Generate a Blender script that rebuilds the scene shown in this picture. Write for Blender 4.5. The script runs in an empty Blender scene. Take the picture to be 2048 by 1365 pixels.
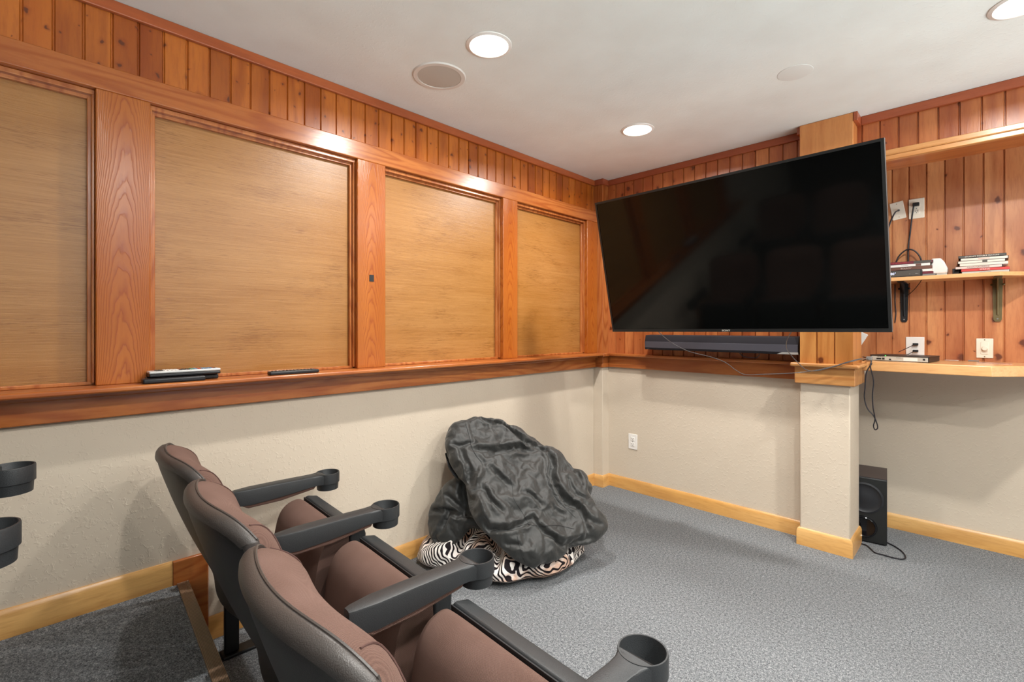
import bpy, bmesh, math, random
from mathutils import Vector, Matrix
random.seed(7)
C = bpy.context.scene.collection
SC = bpy.context.scene
R = math.radians
# ------------------------------------------------------------------ camera
CZ = 1.27; F = 960.0; HZ = 655.0; YAW = R(44.6)
cam = bpy.data.cameras.new('camera'); co = bpy.data.objects.new('camera', cam); C.objects.link(co)
co.location = (0, 0, CZ); co.rotation_euler = (R(90), 0, YAW)
cam.sensor_fit = 'HORIZONTAL'; cam.sensor_width = 36.0; cam.lens = F / 2048 * 36
cam.shift_y = -(682.5 - HZ) / 2048; cam.clip_start = .02
SC.camera = co
# ------------------------------------------------------------------ colour management, world
SC.view_settings.view_transform = 'Standard'; SC.view_settings.look = 'None'
SC.view_settings.exposure = 0.2; SC.view_settings.gamma = 1.0; SC.view_settings.use_curve_mapping = False
w = bpy.data.worlds.new('world'); SC.world = w; w.use_nodes = True
wt = w.node_tree; bg = wt.nodes['Background']; bg.inputs[1].default_value = .8
wc = wt.nodes.new('ShaderNodeTexCoord'); ws = wt.nodes.new('ShaderNodeSeparateXYZ'); wr = wt.nodes.new('ShaderNodeValToRGB')   # made-up glow from below, added to brighten the ceiling; nearly dark above
wt.links.new(wc.outputs['Generated'], ws.inputs[0]); wm = wt.nodes.new('ShaderNodeMath'); wm.operation = 'MULTIPLY_ADD'; wm.inputs[1].default_value = .5; wm.inputs[2].default_value = .5
wt.links.new(ws.outputs[2], wm.inputs[0]); wt.links.new(wm.outputs[0], wr.inputs[0]); wt.links.new(wr.outputs[0], bg.inputs[0])
wr.color_ramp.elements[0].position = .37; wr.color_ramp.elements[0].color = (8.6, 9.0, 9.2, 1)
wr.color_ramp.elements[1].position = .44; wr.color_ramp.elements[1].color = (.16, .165, .17, 1)
LIGHTS = [(-1.478, 1.362), (-1.478, 2.565), (.10, 2.55), (.12, 1.46), (.05, .46), (1.45, .65), (1.5, 1.6)]
CEIL = 2.45
for i, (x, y) in enumerate(LIGHTS):
    l = bpy.data.lights.new('can_lamp', 'AREA'); l.shape = 'DISK'; l.size = .075; l.energy = 21
    l.color = (1, .975, .925); l.spread = R(165)
    o = bpy.data.objects.new('can_lamp', l); C.objects.link(o); o.location = (x, y, CEIL - .012)

# ------------------------------------------------------------------ helpers
def lin(h):
    h = h.lstrip('#'); r = []
    for i in (0, 2, 4):
        c = int(h[i:i+2], 16) / 255
        r.append(c / 12.92 if c <= .04045 else ((c + .055) / 1.055) ** 2.4)
    return (*r, 1)
def ray(u, v):
    r = (u - 1024) / F
    return Vector((-math.sin(YAW) + r * math.cos(YAW), math.cos(YAW) + r * math.sin(YAW), (HZ - v) / F))
def at(u, v, Y): d = ray(u, v); return Vector((0, 0, CZ)) + d * (Y / d.y)
def atz(u, v, Z): d = ray(u, v); return Vector((0, 0, CZ)) + d * ((Z - CZ) / d.z)

class N:
    """tiny node-graph helper"""
    def __init__(s, name, rough=.5, metal=0, spec=.5):
        s.m = bpy.data.materials.new(name); s.m.use_nodes = True; s.t = s.m.node_tree
        s.b = s.t.nodes['Principled BSDF']; s.b.inputs['Roughness'].default_value = rough
        s.b.inputs['Metallic'].default_value = metal; s.b.inputs['Specular IOR Level'].default_value = spec
    def n(s, ty, **kw):
        nd = s.t.nodes.new(ty)
        for k, v in kw.items():
            if hasattr(nd, k): setattr(nd, k, v)
            else: nd.inputs[k.replace('_', ' ')].default_value = v
        return nd
    def l(s, a, b): s.t.links.new(a, b)
    def coord(s, scale=(1, 1, 1), kind='Object', rot=(0, 0, 0), loc=(0, 0, 0)):
        tc = s.n('ShaderNodeTexCoord'); mp = s.n('ShaderNodeMapping')
        mp.inputs['Scale'].default_value = scale; mp.inputs['Rotation'].default_value = rot; mp.inputs['Location'].default_value = loc
        s.l(tc.outputs[kind], mp.inputs[0]); return mp.outputs[0]
    def noise(s, co, scale, detail=2, rough=.5, dist=0):
        nd = s.n('ShaderNodeTexNoise'); nd.inputs['Scale'].default_value = scale; nd.inputs['Detail'].default_value = detail
        nd.inputs['Roughness'].default_value = rough; nd.inputs['Distortion'].default_value = dist
        s.l(co, nd.inputs['Vector']); return nd.outputs[0]
    def ramp(s, fac, stops, interp='LINEAR'):
        nd = s.n('ShaderNodeValToRGB'); e = nd.color_ramp.elements; nd.color_ramp.interpolation = interp
        while len(e) < len(stops): e.new(.5)
        for i, (p, c) in enumerate(stops): e[i].position = p; e[i].color = c if len(c) == 4 else (*c, 1)
        s.l(fac, nd.inputs[0]); return nd.outputs[0]
    def math(s, op, a, b=None, c=None):
        nd = s.n('ShaderNodeMath'); nd.operation = op
        for i, x in enumerate((a, b, c)):
            if x is None: continue
            if isinstance(x, (int, float)): nd.inputs[i].default_value = x
            else: s.l(x, nd.inputs[i])
        return nd.outputs[0]
    def mix(s, fac, a, b, mode='MIX'):
        nd = s.n('ShaderNodeMix'); nd.data_type = 'RGBA'; nd.blend_type = mode
        for i, x in ((0, fac), (6, a), (7, b)):
            if isinstance(x, (int, float)): nd.inputs[i].default_value = x
            elif isinstance(x, tuple): nd.inputs[i].default_value = x
            else: s.l(x, nd.inputs[i])
        return nd.outputs[2]
    def col(s, c):
        if isinstance(c, tuple): s.b.inputs['Base Color'].default_value = c
        else: s.l(c, s.b.inputs['Base Color'])
    def bump(s, h, dist=.002, strength=1):
        nd = s.n('ShaderNodeBump'); nd.inputs['Distance'].default_value = dist; nd.inputs['Strength'].default_value = strength
        s.l(h, nd.inputs['Height']); s.l(nd.outputs[0], s.b.inputs['Normal'])

G = lambda v: (v, v, v, 1)
def simple(name, c, rough=.5, metal=0, spec=.5, bump=None):
    n = N(name, rough, metal, spec); n.col(lin(c) if isinstance(c, str) else c)
    if bump: n.bump(n.noise(n.coord(), bump[0], 3), bump[1])
    return n.m
def emis(name, c, strength):
    n = N(name); n.col(lin(c)); n.b.inputs['Emission Color'].default_value = lin(c); n.b.inputs['Emission Strength'].default_value = strength
    return n.m

def wood(name, dark, mid, light, axis, rough=.3, ring=24, ringamp=.5, plank=None, knots=0, seed=0, across=3.0, coat=.22):
    """axis: direction of the grain; plank=(axis index, width, offset) varies the boards"""
    n = N(name, rough)
    st = [1, 1, 1]; st[axis] = .13
    base = n.coord(loc=(seed * 1.7, seed * 2.3, seed * .9))
    co = base; rnd = None
    if plank:
        sep = n.n('ShaderNodeSeparateXYZ'); tc = n.n('ShaderNodeTexCoord'); n.l(tc.outputs['Object'], sep.inputs[0])
        k = n.math('FLOOR', n.math('MULTIPLY_ADD', sep.outputs[plank[0]], 1 / plank[1], -plank[2] / plank[1]))
        wn = n.n('ShaderNodeTexWhiteNoise', noise_dimensions='1D'); n.l(n.math('ADD', k, seed * 11.3), wn.inputs['W'])
        rnd = wn.outputs['Value']
        vm = n.n('ShaderNodeVectorMath', operation='MULTIPLY_ADD'); vm.inputs[1].default_value = (9, 9, 9)
        n.l(wn.outputs['Color'], vm.inputs[0]); n.l(base, vm.inputs[2]); co = vm.outputs[0]
    vs = n.n('ShaderNodeVectorMath', operation='MULTIPLY'); vs.inputs[1].default_value = tuple(st); n.l(co, vs.inputs[0]); g = vs.outputs[0]
    nb = n.noise(g, across, 2, .45, .15)
    lines = n.math('SINE', n.math('MULTIPLY', nb, ring * 6.283 / 2))
    lines = n.ramp(n.math('MULTIPLY_ADD', lines, .5, .5), [(0, G(0)), (.55, G(.15)), (1, G(1))])
    fine = n.noise(g, 90, 3, .6)
    st2 = [1, 1, 1]; st2[axis] = .05
    broad = n.noise(g, 7, 2, .5)
    c = n.mix(n.ramp(broad, [(.3, G(0)), (.7, G(1))]), lin(mid), lin(light))
    c = n.mix(n.math('MULTIPLY', lines, ringamp), c, lin(dark))
    c = n.mix(n.math('MULTIPLY', n.ramp(fine, [(.45, G(0)), (.75, G(1))]), .35), c, lin(dark))
    if rnd is not None:
        c = n.mix(n.ramp(rnd, [(0, G(.0)), (.7, G(.1)), (1, G(.5))]), c, lin(dark))
    if knots:
        kv = n.n('ShaderNodeVectorMath', operation='MULTIPLY'); kv.inputs[1].default_value = (1, 1, 1)
        dn = n.n('ShaderNodeTexNoise'); dn.inputs['Scale'].default_value = 35; n.l(co, dn.inputs['Vector'])
        dm = n.n('ShaderNodeVectorMath', operation='MULTIPLY_ADD'); dm.inputs[1].default_value = (.032, .032, .02)
        n.l(dn.outputs['Color'], dm.inputs[0]); n.l(co, dm.inputs[2])
        ks_ = n.n('ShaderNodeSeparateXYZ'); n.l(dm.outputs[0], ks_.inputs[0]); kc = n.n('ShaderNodeCombineXYZ')
        run = plank[0] if plank else axis
        n.l(ks_.outputs[run], kc.inputs[0]); n.l(n.math('MULTIPLY', ks_.outputs[2], .8 if axis == 2 else 1.0), kc.inputs[1]); n.l(kc.outputs[0], kv.inputs[0])
        vo = n.n('ShaderNodeTexVoronoi', voronoi_dimensions='2D'); vo.inputs['Scale'].default_value = knots; vo.inputs['Randomness'].default_value = .9; n.l(kv.outputs[0], vo.inputs['Vector'])
        sc = n.n('ShaderNodeSeparateColor'); n.l(vo.outputs['Color'], sc.inputs[0])
        rad = n.math('MULTIPLY_ADD', n.math('POWER', sc.outputs[0], 2.0), .13, .03)
        m_ = n.math('DIVIDE', vo.outputs['Distance'], rad)
        halo = n.ramp(n.math('MULTIPLY', m_, .4), [(.2, G(1)), (1, G(0))], 'EASE')
        core = n.ramp(m_, [(.55, G(1)), (1, G(0))])
        on = n.math('GREATER_THAN', sc.outputs[1], .3)
        c = n.mix(n.math('MULTIPLY', n.math('MULTIPLY', halo, on), .4), c, lin(dark))
        c = n.mix(n.math('MULTIPLY', n.math('MULTIPLY', core, on), .9), c, lin('56240e'))
    n.col(c); n.bump(fine, .0006)
    n.b.inputs['Coat Weight'].default_value = coat; n.b.inputs['Coat Roughness'].default_value = .3
    return n.m

# ------------------------------------------------------------------ materials
M = {}
DK, MD, LT = '94491a', 'b96a35', 'cf8550'
M['frieze_l'] = wood('knotty_cedar_boards', '752c04', 'a85614', 'c47226', 2, .38, 14, .4, (1, .0765, -.009), 15.0, 1, 3.0, .22)
M['frieze_b'] = wood('knotty_cedar_boards_back', '802f10', 'aa5a2c', 'c67c46', 2, .36, 14, .4, (0, .080, -.413), 10.0, 2)
M['alcove'] = wood('knotty_cedar_boards_alcove', '873a18', 'b87044', 'd2935f', 2, .42, 14, .4, (0, .0825, -.338), 7.5, 3)
M['post'] = wood('cedar_post', '883c12', 'a8602c', 'bd7842', 2, .26, 34, .55, None, 0, 4, 4.0)
M['rail_y'] = wood('cedar_rail', '863810', 'a45a26', 'b87038', 1, .27, 26, .5, None, 0, 5, 5.0)
M['rail_x'] = wood('cedar_rail_across', '863810', 'a65e2a', 'ba743e', 0, .3, 26, .5, None, 0, 6, 5.0)
M['crown_y'] = wood('cedar_crown', '7c3512', '9c4c20', 'ad5a2c', 1, .4, 10, .3, None, 0, 7)
M['crown_x'] = wood('cedar_crown_across', '7c3518', '9c4c2a', 'ad5a36', 0, .4, 10, .3, None, 0, 8)
M['base_y'] = wood('honey_maple_baseboard', 'a0662a', 'cf9850', 'dfae6c', 1, .3, 12, .3, None, 0, 9)
M['base_x'] = wood('honey_maple_baseboard_across', 'a0662a', 'd09a54', 'dfb070', 0, .3, 12, .3, None, 0, 10)
M['desk'] = wood('honey_pine_desk', 'b0703a', 'd49a60', 'e2b27c', 0, .28, 14, .35, None, 0, 11)
M['pillarwood'] = wood('golden_pine_cladding', '9c5620', 'c07c3c', 'ce9050', 2, .36, 20, .4, (0, .086, -.775), 5.0, 12)
M['pillartop'] = wood('golden_pine_boxing', 'aa5c26', 'c47a40', 'd08c50', 2, .36, 16, .3, None, 0, 13)
M['capwood'] = wood('pine_cap', 'a8622c', 'c4874c', 'd09c62', 0, .3, 18, .5, None, 0, 14, 6)

def post_wood(yc, z0, seed, dark='86360a', mid='a45816', light='b86e2a', k=120, ring=.085, amp=.75):
    """flat-sawn board: nested cathedral arches rising up the middle"""
    n = N('cedar_post', .28); n_ = n
    sep = n.n('ShaderNodeSeparateXYZ'); n.l(n.coord(), sep.inputs[0])
    wob = n.noise(n.coord((1, 4, 1.5), loc=(seed, seed * 2, seed)), 4, 3, .55); wob2 = n.noise(n.coord((1, 8, 1), loc=(seed, 1, 3)), 9, 2)
    dy = n.math('ADD', n.math('SUBTRACT', sep.outputs[1], yc), n.math('MULTIPLY_ADD', n.noise(n.coord((1, .3, .6), loc=(seed, 5, 2)), 3, 2), .05, -.025))
    f = n.math('ADD', sep.outputs[2], n.math('MULTIPLY', n.math('MULTIPLY', dy, dy), k))
    f = n.math('ADD', f, n.math('MULTIPLY', wob, .22)); f = n.math('ADD', f, n.math('MULTIPLY', wob2, .05))
    fr = n.math('FRACT', n.math('DIVIDE', f, ring))
    line = n.ramp(fr, [(0, G(.9)), (.10, G(.55)), (.45, G(.08)), (.85, G(.1)), (1, G(1))])
    fine = n.noise(n.coord((1, 1, .06)), 160, 3, .6); broad = n.noise(n.coord((1, 1, .2), loc=(seed, 0, 0)), 6, 2)
    c = n.mix(n.ramp(broad, [(.3, G(0)), (.7, G(1))]), lin(mid), lin(light))
    c = n.mix(n.math('MULTIPLY', line, amp), c, lin(dark)); c = n.mix(n.math('MULTIPLY', fine, .35), c, lin(dark))
    n.col(c); n.bump(line, .0004); n.b.inputs['Coat Weight'].default_value = .25; n.b.inputs['Coat Roughness'].default_value = .28
    return n.m
def grass():
    n = N('woven_grass_panel', .34)
    a = n.noise(n.coord((1, .55, 26)), 9, 6, .72)
    b = n.noise(n.coord((1, .75, 22), loc=(3, 1, 2)), 24, 3, .7)
    mask = n.noise(n.coord((1, 1, 2.2), loc=(1, 2, 7)), 4.5, 3)
    big = n.noise(n.coord((1, .8, 1.2)), 1.8, 2); band = n.noise(n.coord((1, .05, 1)), 14, 3)
    c = n.mix(n.ramp(a, [(.25, G(0)), (.75, G(1))]), lin('84521a'), lin('b07e46'))
    c = n.mix(n.math('MULTIPLY', n.ramp(band, [(.3, G(0)), (.7, G(1))]), .35), c, lin('b6864e'))
    c = n.mix(n.math('MULTIPLY', n.ramp(n.math('ADD', b, n.math('MULTIPLY_ADD', mask, .5, -.25)), [(.56, G(0)), (.70, G(1))]), .7), c, lin('6a3c0e'))
    c = n.mix(n.math('MULTIPLY', n.ramp(big, [(.35, G(0)), (.7, G(1))]), .35), c, lin('986018'))
    n.col(c); n.bump(a, .0008)
    n.b.inputs['Coat Weight'].default_value = .25; n.b.inputs['Coat Roughness'].default_value = .3
    return n.m
M['grass'] = grass()
def plaster(name, c, amt=.0005, rough=.8):
    n = N(name, rough, 0, .3)
    a = n.noise(n.coord(), 62, 3, .55, .5); r = n.ramp(a, [(.54, G(0)), (.68, G(1))])
    b = n.noise(n.coord(), 5, 2)
    n.col(n.mix(n.ramp(b, [(.3, G(0)), (.7, G(.12))]), lin(c), lin('b5a593'))); n.bump(r, amt); return n.m
M['wall'] = plaster('cream_textured_plaster', 'cdbfad')
M['ceiling'] = plaster('off_white_ceiling_paint', 'e9eee9', .0004)
def carpet():
    n = N('grey_cut_pile_carpet', .95, 0, .1)
    a = n.noise(n.coord(), 230, 2, .7); b = n.noise(n.coord(loc=(2, 5, 1)), 95, 3, .8); d = n.noise(n.coord(), 3, 2)
    v = n.math('ADD', n.math('MULTIPLY', a, .55), n.math('MULTIPLY', b, .45))
    c = n.ramp(v, [(.36, lin('3c3e42')), (.46, lin('64676b')), (.54, lin('84878a')), (.68, lin('babcbc'))])
    c = n.mix(n.ramp(d, [(.35, G(0)), (.65, G(.18))]), c, lin('68686a'))
    n.col(c); n.bump(v, .006); return n.m
M['carpet'] = carpet()
def fabric(name, c1, c2, sc=330, axes=(0, 2)):
    n = N(name, .9, 0, .2)
    sep = n.n('ShaderNodeSeparateXYZ'); n.l(n.coord(), sep.inputs[0])
    x = n.math('SINE', n.math('MULTIPLY', sep.outputs[0], sc * 6.283 / 2))
    zz = n.math('ADD', sep.outputs[2], n.math('MULTIPLY', sep.outputs[1], .8))
    z = n.math('SINE', n.math('MULTIPLY', zz, sc * 6.283 / 2))
    wv = n.math('MULTIPLY_ADD', n.math('MULTIPLY', x, z), .5, .5)
    fz = n.noise(n.coord(), 600, 2)
    big = n.noise(n.coord(), 6, 2)
    c = n.mix(n.math('MULTIPLY_ADD', wv, .6, .2), lin(c1), lin(c2)); c = n.mix(n.ramp(big, [(.4, G(0)), (.7, G(.25))]), c, lin('8c7068'))
    n.col(c); n.bump(n.math('ADD', wv, fz), .0009)
    n.b.inputs['Sheen Weight'].default_value = .2; n.b.inputs['Sheen Tint'].default_value = lin('c8a898'); n.b.inputs['Sheen Roughness'].default_value = .4
    return n.m
M['fabric'] = fabric('brown_woven_upholstery', '4a342e', '72584e', 800)
M['piping'] = simple('dark_brown_piping', '4a2f29', .85)
def plast(name, c, rough=.42, amt=.0005):
    n = N(name, rough); n.col(lin(c)); n.bump(n.noise(n.coord(), 500, 2), amt); return n.m
M['plastic'] = plast('charcoal_moulded_plastic', '282a2c', .45)
M['rimplastic'] = plast('dark_grey_brown_rim', '403a37', .4)
M['shell'] = plast('dark_moulded_seat_shell', '272322', .45)
M['steel'] = simple('black_powder_coated_steel', '1c1c1e', .45, .3)
def nylon():
    n = N('black_crinkled_nylon', .55, 0, .5)
    a = n.noise(n.coord((1, 1, 1)), 11, 2, .5, .4); b = n.noise(n.coord((1, 1.4, .6), loc=(4, 2, 7), rot=(.5, .4, .9)), 30, 2, .5)
    ra = n.math('ABSOLUTE', n.math('SUBTRACT', a, .5)); rb = n.math('ABSOLUTE', n.math('SUBTRACT', b, .5))
    h = n.math('ADD', n.math('MULTIPLY', ra, 1.0), n.math('MULTIPLY', rb, .22))
    n.col(n.mix(n.noise(n.coord(), 9, 3), lin('1c1c1b'), lin('2e2e2c')))
    n.bump(h, .013); n.b.inputs['Sheen Weight'].default_value = .15; return n.m
M['nylon'] = nylon()
def zebra():
    n = N('zebra_print_plush', .8, 0, .2)
    c0 = n.coord((1, 1, .9), rot=(.3, .5, .4))
    wv = n.n('ShaderNodeTexWave'); wv.wave_type = 'BANDS'; wv.inputs['Scale'].default_value = 27; wv.inputs['Distortion'].default_value = 2.2
    wv.inputs['Detail'].default_value = 1.5; wv.inputs['Detail Scale'].default_value = .8; n.l(c0, wv.inputs['Vector'])
    s = n.ramp(wv.outputs[1], [(.5, G(0)), (.56, G(1))])
    tan = n.noise(n.coord(), 9, 2)
    wc = n.mix(n.ramp(tan, [(.5, G(0)), (.62, G(.8))]), lin('e8e0da'), lin('c49a80'))
    n.col(n.mix(s, wc, lin('1c1518'))); n.bump(n.noise(n.coord(), 16, 3), .02); return n.m
M['zebra'] = zebra()
def screen():
    n = N('switched_off_glossy_screen', .08, 0, .32); n.col(lin('060707')); return n.m
M['screen'] = screen()
M['bezel'] = simple('black_bezel', '1d1e1e', .35)
M['black'] = simple('black_plastic', '17171a', .4)
M['softblack'] = simple('black_rubber', '131316', .6)
M['sub'] = simple('black_vinyl_cabinet', '1c1d22', .5)
M['subtop'] = simple('dark_brown_cabinet_top', '3c3230', .5)
M['gloss'] = simple('glossy_black_plastic', '0c0c10', .1)
M['white'] = simple('white_plastic', 'e8e4e0', .35)
M['ivory'] = simple('ivory_plastic', 'e6dccb', .35)
M['grille'] = simple('grey_speaker_grille', 'c2bcb0', .7, 0, .3, (900, .001))
M['silver'] = simple('silver_plastic', 'c9c8c6', .3, .2)
M['grey'] = simple('grey_plastic', '7c7b79', .5)
M['lgrey'] = simple('pale_grey_metal', 'bdbcb4', .4, .1)
M['bar_top'] = simple('dark_speaker_cloth', '19161f', .8)
M['bar_lit'] = simple('lit_speaker_cloth', '4c4b54', .5)
M['brassy'] = simple('aged_bronze_bracket', '6e6040', .45, .5)
M['red'] = simple('red_paper', 'c8403c', .4); M['cream'] = simple('cream_paper', 'ddd3c6', .45)
M['pink'] = simple('pale_pink_paper', 'd8c4bc', .45); M['brownp'] = simple('brown_print', '6a463a', .45); M['maroon'] = simple('maroon_print', '6c1c2e', .45)
M['dgrey'] = simple('dark_grey_print', '4a4640', .5)
M['trimring'] = simple('white_light_trim', 'e9e6df', .4)
M['lens'] = emis('glowing_lamp_lens', 'fff6e8', 5)
M['led'] = emis('blue_white_digits', 'c8d4ff', 3); M['green'] = emis('green_indicator', '3cf050', 3)
M['wire'] = simple('grey_cable', '5c5959', .22); M['cable'] = simple('black_cable', '1a1820', .4)
M['nosing'] = None
def nosing():
    n = N('ribbed_brown_vinyl', .5); sep = n.n('ShaderNodeSeparateXYZ'); n.l(n.coord(), sep.inputs[0])
    s = n.math('SINE', n.math('MULTIPLY', n.math('ADD', sep.outputs[1], n.math('MULTIPLY', sep.outputs[0], .065)), 6.283 / .0035))
    s2 = n.math('MULTIPLY_ADD', s, .5, .5)
    n.col(n.mix(s2, lin('7a5c46'), lin('a88a70'))); n.bump(s2, .0015); return n.m
M['nosing'] = nosing()

# ------------------------------------------------------------------ mesh helpers
def BM(): return bmesh.new()
def box(bm, x0, x1, y0, y1, z0, z1, mt=None):
    v = [bm.verts.new(p) for p in ((x0, y0, z0), (x1, y0, z0), (x1, y1, z0), (x0, y1, z0), (x0, y0, z1), (x1, y0, z1), (x1, y1, z1), (x0, y1, z1))]
    fs = [bm.faces.new([v[i] for i in q]) for q in ((0, 3, 2, 1), (4, 5, 6, 7), (0, 1, 5, 4), (1, 2, 6, 5), (2, 3, 7, 6), (3, 0, 4, 7))]
    if mt is not None:
        bmesh.ops.transform(bm, matrix=mt, verts=v)
    return v
def bx(*a, mt=None): b = BM(); box(b, *a, mt=mt); return b
def prism(bm, pts, off):
    """pts: closed list of Vectors, off: extrusion vector"""
    off = Vector(off); a = [bm.verts.new(p) for p in pts]; b = [bm.verts.new(Vector(p) + off) for p in pts]; n = len(a)
    bm.faces.new(a); bm.faces.new(b[::-1])
    for i in range(n): bm.faces.new((a[i], b[i], b[(i+1) % n], a[(i+1) % n]))
def lathe(bm, prof, cx=0, cy=0, seg=40, mt=None, cap=True):
    """prof [(r,z)]"""
    rings = []
    for r, z in prof:
        rings.append([bm.verts.new((cx + r * math.cos(2*math.pi*k/seg), cy + r * math.sin(2*math.pi*k/seg), z)) for k in range(seg)])
    for a, b in zip(rings, rings[1:]):
        for k in range(seg): bm.faces.new((a[k], a[(k+1) % seg], b[(k+1) % seg], b[k]))
    if cap: bm.faces.new(rings[0][::-1]); bm.faces.new(rings[-1])
    if mt is not None: bmesh.ops.transform(bm, matrix=mt, verts=[v for r in rings for v in r])
def smoothpts(pts, k=8):
    P = [Vector(p) for p in pts]; out = []
    Q = [P[0] * 2 - P[1]] + P + [P[-1] * 2 - P[-2]]
    for i in range(1, len(Q) - 2):
        for j in range(k):
            t = j / k; a, b, c, d = Q[i-1:i+3]
            out.append(.5 * ((2*b) + (c-a)*t + (2*a-5*b+4*c-d)*t*t + (3*b-a-3*c+d)*t**3))
    out.append(P[-1]); return out
def tube(bm, pts, r, seg=8, smooth=6):
    P = smoothpts(pts, smooth) if smooth else [Vector(p) for p in pts]
    rings = []; up = None
    for i, p in enumerate(P):
        d = (P[min(i+1, len(P)-1)] - P[max(i-1, 0)]).normalized()
        if up is None: up = d.orthogonal().normalized()
        up = (up - d * up.dot(d)).normalized(); s = d.cross(up)
        rings.append([bm.verts.new(p + (up * math.cos(2*math.pi*k/seg) + s * math.sin(2*math.pi*k/seg)) * r) for k in range(seg)])
    for a, b in zip(rings, rings[1:]):
        for k in range(seg): bm.faces.new((a[k], a[(k+1) % seg], b[(k+1) % seg], b[k]))
    bm.faces.new(rings[0][::-1]); bm.faces.new(rings[-1])
def grid(bm, f, nu, nv, closed_u=False):
    V = [[bm.verts.new(f(i / nu, j / nv)) for j in range(nv + 1)] for i in range(nu + (0 if closed_u else 1))]
    L = len(V)
    for i in range(L if closed_u else nu):
        for j in range(nv): bm.faces.new((V[i][j], V[(i+1) % L][j], V[(i+1) % L][j+1], V[i][j+1]))
    return V
def obj(name, bm, mat, parent=None, local=False, bevel=0, smooth=True, ang=35, seg=2):
    """world-space mesh; with a parent it is brought into the parent's space (unless local)"""
    bmesh.ops.remove_doubles(bm, verts=bm.verts, dist=1e-6)
    bmesh.ops.recalc_face_normals(bm, faces=bm.faces)
    if parent is not None and not local:
        bm.transform(parent.matrix_basis.inverted() if parent.parent is None else (parent.parent.matrix_basis @ parent.matrix_basis).inverted())
    if smooth:
        for f in bm.faces: f.smooth = True
        for e in bm.edges:
            if len(e.link_faces) == 2 and e.calc_face_angle(0) > R(ang): e.smooth = False
    me = bpy.data.meshes.new(name); bm.to_mesh(me); bm.free()
    o = bpy.data.objects.new(name, me); C.objects.link(o); o.parent = parent
    if mat is not None: me.materials.append(M[mat] if isinstance(mat, str) else mat)
    if bevel:
        b = o.modifiers.new('bevel', 'BEVEL'); b.width = bevel; b.segments = seg; b.limit_method = 'ANGLE'; b.angle_limit = R(40); b.harden_normals = False
    return o
def tag(o, label, cat, group=None, kind=None):
    if label: o['label'] = label
    if cat: o['category'] = cat
    if group: o['group'] = group
    if kind: o['kind'] = kind
    return o
def thing(name, label, cat, loc=(0, 0, 0), rot=(0, 0, 0), group=None):
    o = bpy.data.objects.new(name, None); C.objects.link(o); o.location = loc; o.rotation_euler = rot; o.empty_display_size = .05
    o.matrix_basis = Matrix.LocRotScale(Vector(loc), __import__('mathutils').Euler(rot), None)
    return tag(o, label, cat, group)
def solo(name, bm, mat, label, cat, base=None, group=None, **kw):
    """one-mesh thing with its origin at its base"""
    if base is None:
        lo = [min(v.co[i] for v in bm.verts) for i in range(3)]; hi = [max(v.co[i] for v in bm.verts) for i in range(3)]
        base = ((lo[0]+hi[0])/2, (lo[1]+hi[1])/2, lo[2])
    bm.transform(Matrix.Translation(-Vector(base))); o = obj(name, bm, mat, **kw); o.location = base
    return tag(o, label, cat, group)
def struct(name, bm, mat, label, cat, parent=None, **kw):
    o = obj(name, bm, mat, parent, **kw)
    if parent is None: tag(o, label, cat, None, 'structure')
    return o
def text(name, s, size, mt, mat, parent, depth=.0006, sx=1.0, bold=False):
    """raised lettering; mt is the world matrix of the text plane (x right, y up)"""
    cu = bpy.data.curves.new(name, 'FONT'); cu.body = s; cu.size = size; cu.extrude = depth; cu.align_x = 'CENTER'; cu.align_y = 'CENTER'
    if bold: cu.offset = size * .02
    t = bpy.data.objects.new(name, cu); C.objects.link(t)
    dg = bpy.context.evaluated_depsgraph_get(); dg.update()
    me = bpy.data.meshes.new_from_object(t.evaluated_get(dg)); bpy.data.objects.remove(t)
    bm = BM(); bm.from_mesh(me); bm.transform(mt @ Matrix.Diagonal((sx, 1, 1, 1)))
    return obj(name, bm, mat, parent, smooth=False)

# ------------------------------------------------------------------ room shell
def beadboard(axis, a0, a1, z0, z1, face, out, step, off, thick=.02):
    """boards with V grooves; axis 0/1 the running direction, face = coordinate of the surface, out = direction it faces"""
    prof = [(a0, face)]
    k = math.ceil((a0 + .006 - off) / step)
    while off + k * step < a1 - .006:
        g = off + k * step; prof += [(g - .005, face), (g - .0018, face - out * .008), (g + .0018, face - out * .008), (g + .005, face)]; k += 1
    prof += [(a1, face), (a1, face - out * thick), (a0, face - out * thick)]
    pts = [Vector((p[1], p[0], z0)) if axis == 1 else Vector((p[0], p[1], z0)) for p in prof]
    bm = BM(); prism(bm, pts, (0, 0, z1 - z0)); return bm

PF = .27                                         # raised platform the back row stands on
def edge(x): return .445 - .065 * (x + 2.2)      # front edge of the platform
YB = 3.31; YA = 3.86
struct('floor', bx(-2.4, 2.7, -.1, 4.0, -.1, 0), 'carpet', 'lower floor of grey cut-pile carpet', 'floor')
bm = BM(); prism(bm, [Vector((-2.4, -3.4, -.1)), Vector((2.7, -3.4, -.1)), Vector((2.7, edge(2.7) - .03, -.1)), Vector((-2.4, edge(-2.4) - .03, -.1))], (0, 0, PF + .1))
struct('floor_platform', bm, 'carpet', 'raised grey carpeted platform behind the seats', 'platform')
bm = BM()
for z0, z1, t0, t1 in ((PF - .03, PF + .004, -.004, .004), (PF + .0, PF + .005, -.034, .004)):
    pts = [Vector((-2.247, edge(-2.247) + t0, z0)), Vector((2.7, edge(2.7) + t0, z0)), Vector((2.7, edge(2.7) + t1, z0)), Vector((-2.247, edge(-2.247) + t1, z0))]
    prism(bm, pts, (0, 0, z1 - z0))
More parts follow.
